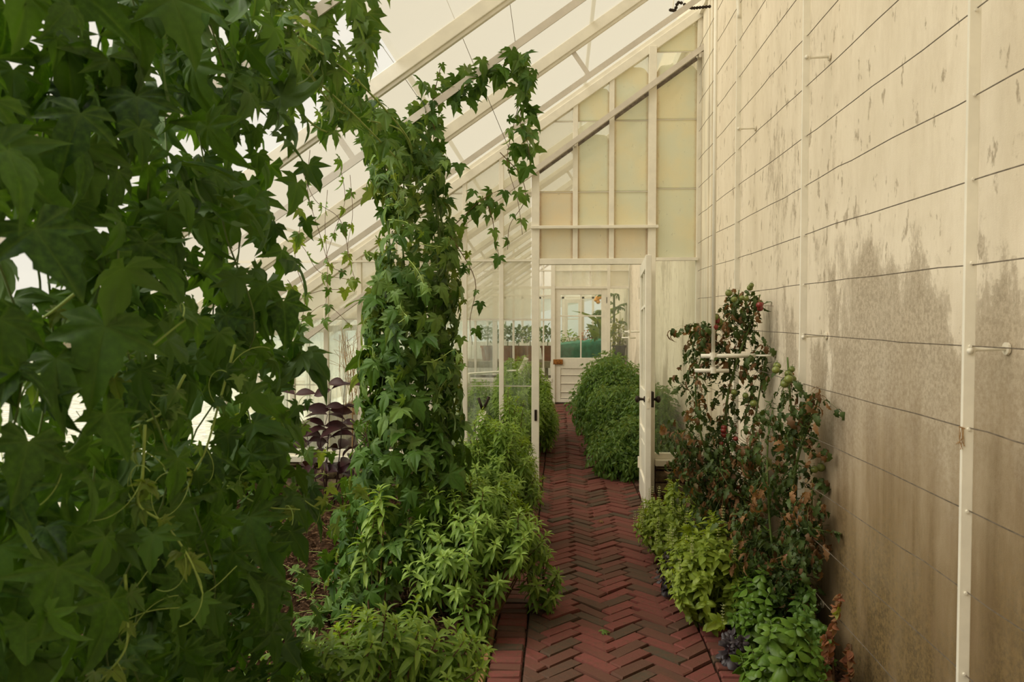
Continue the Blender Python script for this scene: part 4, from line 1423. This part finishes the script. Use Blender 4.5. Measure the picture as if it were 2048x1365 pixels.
shrub('dark_bush', 'dark green bush nearest the closed door', 'bush', None, (.78, 12.2, .42, .90, .98), 110, 'pot', 2, 'bush', 'vine2', .16, 2, .06, .30, 200, 'greenstem', lean=.6, minpx=8)
shrub('light_bush', 'light green feathery bush left of the path beyond the door', 'bush', None, (-.46, 9.0, .44, 1.6, 1.0), 340, 'lance', 3, 'lightbush', 'lightbush', .09, 3, .035, .42, 300, 'greenstem', lean=.7, minpx=7)
shrub('light_bush', 'light green bush behind the misted panes left of the door jamb', 'bush', None, (-.95, 8.6, .40, 1.1, .80), 160, 'lance', 3, 'lightbush', 'lightbush', .09, 3, .035, .40, 200, 'greenstem', lean=.7, minpx=7)

# ---- dark purple plant by the partition
def leafy_stems(root, stems, key, nk, mat, ll, stemmat, step, L, tipn=3, droop=.1):
    for pts in stems:
        P = curve_pts(pts, 6)
        MB().tube(P, [.006 - .004 * k / len(P) for k in range(len(P))], 6).build('stem', stemmat, root, smoothf=True)
        for k in range(int(len(P) * .35), len(P), step):
            a = k * 1.3
            for m_ in range(2):
                out = Vector((math.cos(a + PI * m_), math.sin(a + PI * m_) * .8, random.uniform(-.1, .5)))
                L.append((frame_m(P[k], out + Vector((0, 0, random.uniform(-.3, .25))), Vector((0, -.75, 1)) + rvec(.4), ll * random.uniform(.7, 1.15)), key + str(random.randrange(nk)), mat, ll))


pu = empty('purple_perilla', (-1.95, 6.2, 0), 'dark purple broad-leaved plant between the two vines by the partition', 'plant')
LP = []
Yp = 6.2
leafy_stems(pu, [[at(650, 1010, Yp), at(655, 900, Yp), at(662, 780, Yp)], [at(668, 1010, Yp), at(680, 900, Yp), at(690, 770, Yp)],
                 [at(640, 1005, Yp), at(625, 930, Yp), at(612, 860, Yp)], [at(652, 990, Yp), at(640, 900, Yp), at(655, 830, Yp)],
                 [at(630, 1005, Yp + .2), at(605, 900, Yp + .2), at(590, 790, Yp + .2)], [at(665, 1000, Yp), at(700, 920, Yp), at(712, 850, Yp)]],
            'ellip', 2, 'perilla', .19, 'purplestem', 2, LP)
foliage(pu, LP, 150, 10)
# thin dried stalk behind it
fs_ = empty('dry_stalk', (-1.85, 6.6, 0), 'wispy branching dry stalk in front of the partition panes', 'plant')
mbs = MB()
for i in range(26):
    a = at(random.uniform(690, 720), 830, 6.6)
    b = at(random.uniform(675, 740), random.uniform(650, 720), 6.6)
    m_ = a.lerp(b, .5) + rvec(.03)
    mbs.tube(curve_pts([a, m_, b], 4), .0018, 4)
    for k in range(3):
        q = m_.lerp(b, random.random())
        mbs.tube([q, q + Vector((random.gauss(0, .06), 0, random.uniform(.03, .1)))], .0012, 4)
mbs.tube([at(705, 1000, 6.6), at(705, 825, 6.6)], .006, 5)
mbs.build('stalk', 'straw', fs_)

# ---- tomato plants on the wall
def fruit_mesh(mat):
    nm = 'tomato_' + mat
    if nm in bpy.data.meshes: return bpy.data.meshes[nm]
    pr = [(.001, .90)] + [(math.sin(a), math.cos(a) * .88 + (.06 * math.cos(a * 1) if a > .3 else -.02)) for a in [PI * k / 8 for k in range(1, 8)]] + [(.001, -.94)]
    return MB().lathe(pr, (0, 0, 0), 12).mesh(nm, mat, True)


def calyx_mesh():
    if 'calyx' in bpy.data.meshes: return bpy.data.meshes['calyx']
    mb = MB()
    for k in range(5):
        a = 2 * PI * k / 5
        c, s_ = math.cos(a), math.sin(a)
        mb.add([(0, 0, .95), (c * .5 - s_ * .13, s_ * .5 + c * .13, 1.0), (c * 1.0, s_ * 1.0, .9), (c * .5 + s_ * .13, s_ * .5 - c * .13, 1.0)], [(0, 1, 2, 3)])
    mb.tube([(0, 0, .92), (.1, .1, 1.7)], .07, 5)
    return mb.mesh('calyx', 'greenstem')


def tomato_plant(label, base, stems, nleaf, ls, fruits, dens_lo, seed):
    random.seed(seed)
    root = empty('tomato_plant', base, label, 'tomato plant', 'tomato plants tied to the wall wires')
    L = []
    allp = []
    for pts, r0 in stems:
        P = curve_pts(pts, 8)
        MB().tube(P, [r0 * (1 - .65 * k / len(P)) for k in range(len(P))], 7).build('stem', 'greenstem', root, smoothf=True)
        allp += [(p, k / len(P)) for k, p in enumerate(P)]
    for i in range(nleaf):
        p, t = random.choice(allp)
        if random.random() < .42:
            p, t = random.choice([q for q in allp if q[0].z < .85])
            p = p + rvec(.055)
        a = random.uniform(0, 2 * PI)
        out = Vector((math.cos(a) - .25, math.sin(a), random.uniform(-.5, .3)))
        s = ls * random.uniform(.55, 1.15)
        q = p + Vector((0, 0, random.gauss(0, .02)))
        if q.x + out.x * s * .7 > WX - .03: out.x = -abs(out.x)
        if q.z < .25: out.z = .3
        mat = 'dry_leaf' if random.random() < (.20 if t > .3 else .06) else 'tomato_leaf'
        L.append((frame_m(q, out, Vector((0, 0, 1)) + rvec(.4), s), 'tom%d' % random.randrange(3), mat, s * .7))
    for (px, py, Yd, r_, mat) in fruits:
        p = at(px, py, Yd)
        f = put('tomato', fruit_mesh(mat), root, Matrix.Translation(p) @ Matrix.Rotation(random.uniform(-.5, .5), 4, 'X') @ Matrix.Diagonal((r_, r_, r_, 1)))
        f['label'] = 'ripe red tomato' if mat == 'tom_red' else 'unripe green tomato'
        c = put('calyx', calyx_mesh(), None)
        c.parent = f
    foliage(root, L, 260, 10)
    random.seed(seed + 1)


def T(px, py, Yd): return at(px, py, Yd)


def jitf(lst, Yd, n, seed):
    r = random.Random(seed)
    out = []
    for (px, py, sp, cnt, mat) in lst:
        for k in range(cnt):
            out.append((px + r.gauss(0, sp), py + r.gauss(0, sp), Yd + r.uniform(-.08, .05), r.uniform(.014, .022), mat))
    return out


tomato_plant('tall withering tomato plant with red fruit at its top, near the open door', (1.0, 4.75, 0),
             [([T(1455, 1105, 4.75), T(1460, 950, 4.75), T(1452, 820, 4.75), T(1475, 720, 4.72), T(1505, 640, 4.75), T(1520, 590, 4.8)], .011),
              ([T(1430, 1090, 4.7), T(1425, 960, 4.7), T(1400, 860, 4.7), T(1392, 760, 4.7), T(1420, 680, 4.75), T(1470, 620, 4.8), T(1478, 580, 4.8)], .008),
              ([T(1470, 1080, 4.8), T(1500, 900, 4.7), T(1520, 780, 4.7), T(1535, 690, 4.7)], .008),
              ([T(1440, 1060, 4.6), T(1390, 930, 4.6), T(1350, 860, 4.65)], .006), ([T(1460, 1060, 4.6), T(1490, 960, 4.55), T(1500, 880, 4.55)], .006),
              ([T(1440, 700, 4.75), T(1410, 660, 4.75), T(1385, 650, 4.75)], .004), ([T(1450, 1080, 4.6), T(1450, 1000, 4.5), T(1440, 920, 4.5)], .006)],
             760, .16, jitf([(1520, 612, 4, 4, 'tom_red'), (1440, 645, 7, 3, 'tom_green'), (1435, 650, 4, 2, 'tom_red'), (1480, 600, 12, 6, 'tom_green'),
                             (1450, 865, 14, 5, 'tom_red'), (1470, 960, 16, 3, 'tom_red'), (1480, 800, 14, 3, 'tom_green')], 4.65, 0, 3), 0, 21)
tomato_plant('smaller tomato plant with green fruit in front of the middle trellis upright', (1.08, 3.9, 0),
             [([T(1575, 1235, 3.9), T(1590, 1050, 3.85), T(1588, 900, 3.8), T(1580, 790, 3.8), T(1575, 715, 3.8)], .011),
              ([T(1580, 1000, 3.75), T(1600, 900, 3.7), T(1630, 820, 3.65), T(1640, 780, 3.65)], .008),
              ([T(1560, 1200, 3.8), T(1540, 1050, 3.75), T(1535, 900, 3.75), T(1545, 820, 3.8)], .007),
              ([T(1590, 1150, 3.75), T(1620, 1050, 3.65), T(1625, 960, 3.6)], .006), ([T(1570, 1200, 3.7), T(1600, 1130, 3.6), T(1610, 1080, 3.6)], .006),
              ([T(1560, 1180, 3.8), T(1510, 1080, 3.8), T(1500, 1010, 3.85)], .006)],
             430, .15, jitf([(1575, 755, 10, 7, 'tom_green'), (1590, 880, 8, 2, 'tom_green'), (1635, 940, 6, 2, 'tom_green'), (1565, 1110, 8, 2, 'tom_red'), (1560, 730, 8, 3, 'tom_green')], 3.72, 0, 4), 0, 33)

# ---- withered reddish plant at the foot of the wall
random.seed(55)
rd = empty('withered_plant', (1.15, 3.3, 0), 'withered red-brown plant standing against the foot of the plaster wall', 'plant')
LR = []
for pts in ([T(1672, 1420, 3.25), T(1665, 1300, 3.25), T(1672, 1235, 3.2), T(1684, 1190, 3.2)], [T(1690, 1420, 3.2), T(1700, 1340, 3.2), T(1702, 1290, 3.2)], [T(1665, 1400, 3.2), T(1655, 1320, 3.2), T(1652, 1270, 3.2)]):
    P = curve_pts(pts, 8)
    MB().tube(P, .004, 6).build('stem', 'bark', rd, smoothf=True)
    for k in range(3, len(P)):
        for m_ in range(3):
            out = rvec(1)
            out.x = -abs(out.x) * .6
            out.z = -.6
            LR.append((frame_m(P[k], out, rvec(1), random.uniform(.025, .05)), 'ovate%d' % random.randrange(3), random.choice(('red_dry', 'red_dry', 'dry_leaf', 'yellowbush' if k > 16 else 'red_dry')), .03))
foliage(rd, LR, 150, 8)
hb = empty('dry_leaf_bundle', at(1924, 860, 2.25), 'wisp of dry straw hanging from the wire beside the nearest upright', 'straw')
mbs = MB()
for i in range(7):
    a = at(1924 + random.gauss(0, 2), 856, 2.24)
    mbs.tube([a, a + Vector((random.gauss(0, .004), 0, -.03)), a + Vector((random.gauss(0, .008), 0, -random.uniform(.04, .065)))], .0011, 4)
mbs.build('strands', 'straw', hb)
MB().tube([at(1918, 854, 2.24), at(1930, 858, 2.24)], .002, 5).build('knot', 'straw', hb)
hd = empty('dead_leaf_sprig', at(1617, 1200, 3.6), 'dead curled sprig hanging on the wire above the withered plant', 'plant')
LH = []
for k in range(14):
    LH.append((frame_m(at(1622 - k * .9, 1178 + k * 3.4, 3.55), rvec(1) + Vector((0, 0, -1)), rvec(1), .03), 'ovate%d' % (k % 3), 'dry_leaf', .03))
MB().tube([at(1624, 1172, 3.55), at(1612, 1228, 3.55)], .0015, 5).build('stem', 'bark', hd)
foliage(hd, LH, 60, 8)

# ================================================================== THINGS BEHIND THE GLASS
def pot(name, label, c, r, h, mat, cat='pot', group=None):
    t = empty(name, c, label, cat, group)
    MB().lathe([(r * .72, 0), (r * .95, h * .86), (r * 1.06, h * .86), (r * 1.08, h), (r * .95, h), (r * .93, h * .9)], c, 18).build('bowl', mat, t, smoothf=False)
    MB().lathe([(r * .94, h * .88), (r * .5, h * .91)], c, 14).build('soil', 'soil', t)
    return t


def bench(label, x0, x1, y0, y1, z):
    t = empty('plant_bench', ((x0 + x1) / 2, (y0 + y1) / 2, 0), label, 'bench')
    n = 5
    for k in range(n):
        a = y0 + (y1 - y0) * k / n
        MB().box((x0, a + .008, z - .03), (x1, a + (y1 - y0) / n - .008, z)).build('slat', 'bench', t)
    MB().box((x0, y0 - .02, z - .11), (x1, y0, z + .005)).build('apron', 'bench', t)
    for x in (x0 + .05, x1 - .1):
        for y in (y0 + .03, y1 - .08):
            MB().box((x, y, -.02), (x + .05, y + .05, z - .03)).build('leg', 'bench', t)
    return t


zb = aZ(724, 14.5)
bench('grey slatted bench of potted plants left behind the closed door', -2.4, -.18, 14.4, 15.4, zb)
bench('grey slatted bench under the black pot right of the closed door', .92, 1.24, 14.35, 15.0, zb)
PG = 'terracotta pots on the far left bench'
for i, (px, lab) in enumerate(((1095, 'terracotta pot nearest the doorway on the far left bench'), (1060, 'second terracotta pot from the doorway on the far bench'),
                               (1037, 'third terracotta pot from the doorway on the far bench'), (1015, 'fourth terracotta pot from the doorway on the far bench'), (975, 'terracotta pot behind misted glass, farthest along the bench'))):
    x = aX(px, 14.85)
    pot('flower_pot', lab, (x, 14.85, zb), .13, .28, 'terracotta', 'pot', PG)
    shrub_z = zb + .26
    root = empty('potted_plant', (x, 14.85, shrub_z), lab.replace('terracotta pot', 'leafy green plant in the terracotta pot'), 'plant', 'plants in the far terracotta pots')
    LQ = []
    for k in range(110):
        d = rvec(1)
        d.z = abs(d.z) * 1.4
        d = d.normalized() * random.uniform(.08, .30)
        LQ.append((frame_m(Vector((x, 14.85, shrub_z + .12)) + d * Vector((1, 1, 1)).length / 1.73, d + rvec(.05), Vector((0, 0, 1)) + rvec(.4), random.uniform(.06, .11)), 'ovate%d' % (k % 3), 'bush' if i != 1 else 'lightbush', .06))
    MB().tube([(x, 14.85, shrub_z - .05), (x + .01, 14.85, shrub_z + .2)], .008, 6).build('stem', 'greenstem', root)
    foliage(root, LQ, 40, 8)
xb = aX(1239, 14.7)
pot('black_pot', 'large black plastic pot behind the pane right of the closed door', (xb, 14.7, zb), .122, .30, 'black_pot')
pot('black_pot', 'black pot on the floor beneath the right-hand bench', (aX(1243, 14.75), 14.75, -.02), .11, .34, 'black_pot')


def puff(name, label, c, n, rad, key, nk, mat, ls, lim, cat='plant', stem='bark', zs=1.0, ground=False):
    root = empty(name, (c[0], c[1], c[2]), label, cat)
    LQ = []
    for k in range(n):
        d = rvec(1)
        d = d.normalized() * rad * random.uniform(.4, 1.0)
        d.z = d.z * zs
        LQ.append((frame_m(Vector(c) + Vector((0, 0, rad * zs)) + d, d + rvec(.06), Vector((0, 0, 1)) + rvec(.4), ls * random.uniform(.7, 1.2)), key + str(random.randrange(nk)), mat, ls * .7))
    mb = MB()
    for k in range(6):
        d = rvec(.3 * rad)
        mb.tube([(c[0], c[1], -.03 if ground else c[2] - .03), (c[0] + d.x, c[1] + d.y, c[2] + rad * zs + abs(d.z))], .006, 5)
    mb.build('stem', stem, root)
    foliage(root, LQ, lim, 7)
    return root


puff('yellow_shrub', 'yellow-green shrub in the large black pot beyond the pane', (xb, 14.7, zb + .28), 230, .24, 'ovate', 3, 'yellowbush', .07, 120)
# tall fronded plant and banana behind the far door
def frond_plant(name, label, c, n, ls, key, mat, h, spread=.6):
    root = empty(name, c, label, 'plant')
    LQ = []
    mb = MB()
    mb.tube([c, (c[0], c[1], c[2] + h)], [.03, .02], 8)
    for k in range(n):
        a = 2 * PI * k / n + random.gauss(0, .2)
        z = c[2] + h * random.uniform(.55, 1.0)
        LQ.append((frame_m(Vector((c[0], c[1], z)), (math.cos(a) * spread, math.sin(a) * spread, random.uniform(.2, .9)), (0, 0, 1), ls * random.uniform(.8, 1.15)), key, mat, ls * .5))
    mb.build('trunk', 'greenstem', root)
    foliage(root, LQ, 60, 5)


frond_plant('fern_palm', 'tall feathery palm behind the glass right of the closed door', (1.03, 15.05, 0), 26, .40, 'frond0', 'bush', 1.95, .8)
frond_plant('banana_plant', 'broad-leaved banana plant seen through the four-pane door', (aX(1200, 16.4), 16.4, 0), 9, .75, 'bananab', 'banana', 1.45, .4)
random.seed(71)
puff('flowering_plant', 'pink flowering plant beside the banana behind the far door', (aX(1172, 17.0), 17.0, aZ(690, 17)), 70, .16, 'ovate', 3, 'pinkflower', .06, 40, ground=True)
puff('leafy_shrub', 'dark green shrub at the foot of the banana', (aX(1200, 16.9), 16.9, aZ(690, 17)), 160, .26, 'ovate', 3, 'bush', .09, 60, ground=True)
puff('leafy_shrub', 'pale green shrub through the upper left pane of the far room', (aX(1140, 18.5), 18.5, aZ(700, 18.5)), 120, .22, 'ovate', 3, 'lightbush', .09, 40, ground=True)
og = empty('orange_fruit', at(1197, 600, 16.2), 'orange fruit cluster at the top of the banana plant', 'fruit')
for k in range(5):
    put('orange', fruit_mesh('orange'), og, Matrix.Translation(at(1197 + random.gauss(0, 4), 600 + random.gauss(0, 4), 16.2)) @ Matrix.Diagonal((.045, .045, .045, 1)))
# table under a green cloth
gx0, gx1 = aX(1117, 15.0), aX(1222, 15.0)
gt = empty('covered_table', ((gx0 + gx1) / 2, 15.5, 0), 'long table just behind the closed door, under the green cloth', 'table')
zt0 = aZ(690, 15.0)
MB().box((gx0 + .04, 15.05, zt0 - .05), (gx1, 16.2, zt0 - .012)).build('tabletop', 'bench', gt)
for x in (gx0 + .08, gx1 - .1):
    for y in (15.1, 16.1):
        MB().box((x, y, -.02), (x + .06, y + .06, zt0 - .05)).build('leg', 'bench', gt)
vs, fs = [], []
nx, ny = 26, 12
for j in range(ny + 1):
    for i in range(nx + 1):
        u = i / nx
        x = gx0 + (gx1 - gx0) * u
        if j < 5:
            z = zt0 - .42 + .42 * j / 4.0 + u * .10
            y = 15.0 + .025 * math.sin(i * 1.9) * (1 - j / 4.0)
        else:
            y = 15.03 + 1.15 * (j - 4) / (ny - 4)
            z = zt0 + u * .10 + random.gauss(0, .008)
        vs.append((x, y, z))
fs = [(j * (nx + 1) + i, j * (nx + 1) + i + 1, (j + 1) * (nx + 1) + i + 1, (j + 1) * (nx + 1) + i) for j in range(ny) for i in range(nx)]
gc = MB().add(vs, fs).build('shade_cloth', 'green_cloth', smoothf=True)
tag(gc, 'green shade cloth draped over the table behind the closed door', 'cloth')
sm = gc.modifiers.new('thickness', 'SOLIDIFY')
sm.thickness = .006

# ---- white stake with dark-handled shears, pipe behind the misted panes
t = empty('wooden_stake', (aX(960, 6.86), 6.84, 0), 'white wooden board leaning on the partition, two dark tool handles above it', 'board')
a, b = at(935, 985, 6.74), at(966, 822, 6.88)
MB().bar(a, b, .025, .06).build('board', 'white', t, bevel=.003)
t2 = empty('garden_shears', at(962, 820, 6.88), 'garden shears with two dark handles sticking up behind the white board', 'tool')
MB().tube([at(965, 820, 6.88), at(961, 808, 6.88), at(957, 796, 6.88)], [.014, .012, .013], 8).build('handle', 'iron', t2, smoothf=True)
MB().tube([at(966, 820, 6.88), at(972, 808, 6.88), at(978, 794, 6.88)], [.014, .013, .015], 8).build('handle', 'iron', t2, smoothf=True)
MB().bar(at(965, 818, 6.895), at(961, 850, 6.895), .006, .03).build('blades', 'steel', t2)
t3 = tag(MB().tube([at(936, 748, 8.6), at(1042, 741, 8.6)], .011, 8).bar(at(1042, 741, 8.6), at(1053, 716, 8.6), .03, .05).build('white_pipe', 'white'), 'white pipe with angled end behind the misted panes', 'pipe')
MB().box((at(936, 748, 8.6).x - .02, 8.58, 0), (at(936, 748, 8.6).x + .02, 8.62, at(936, 748, 8.6).z)).build('post', 'white', t3)
MB().box((at(1040, 741, 8.6).x - .015, 8.585, 0), (at(1040, 741, 8.6).x + .015, 8.615, at(1040, 741, 8.6).z)).build('post', 'white', t3)
# small fallen leaves on the bricks
for (px, py, lab) in ((1205, 1274, 'small fallen green leaf on the bricks in the middle of the path'), (1200, 1048, 'small fallen pale leaf on the bricks further up the path')):
    Yb = EYE.z * FPX / (py - 634)
    p = at(px, py, Yb)
    f = put('fallen_leaf', leaf_mesh('vine1', 'vine2' if py > 1200 else 'dry_leaf'), None, frame_m((p.x, p.y, .016), (.8, .5, .05), (0, -.2, 1), .055))
    tag(f, lab, 'leaf')
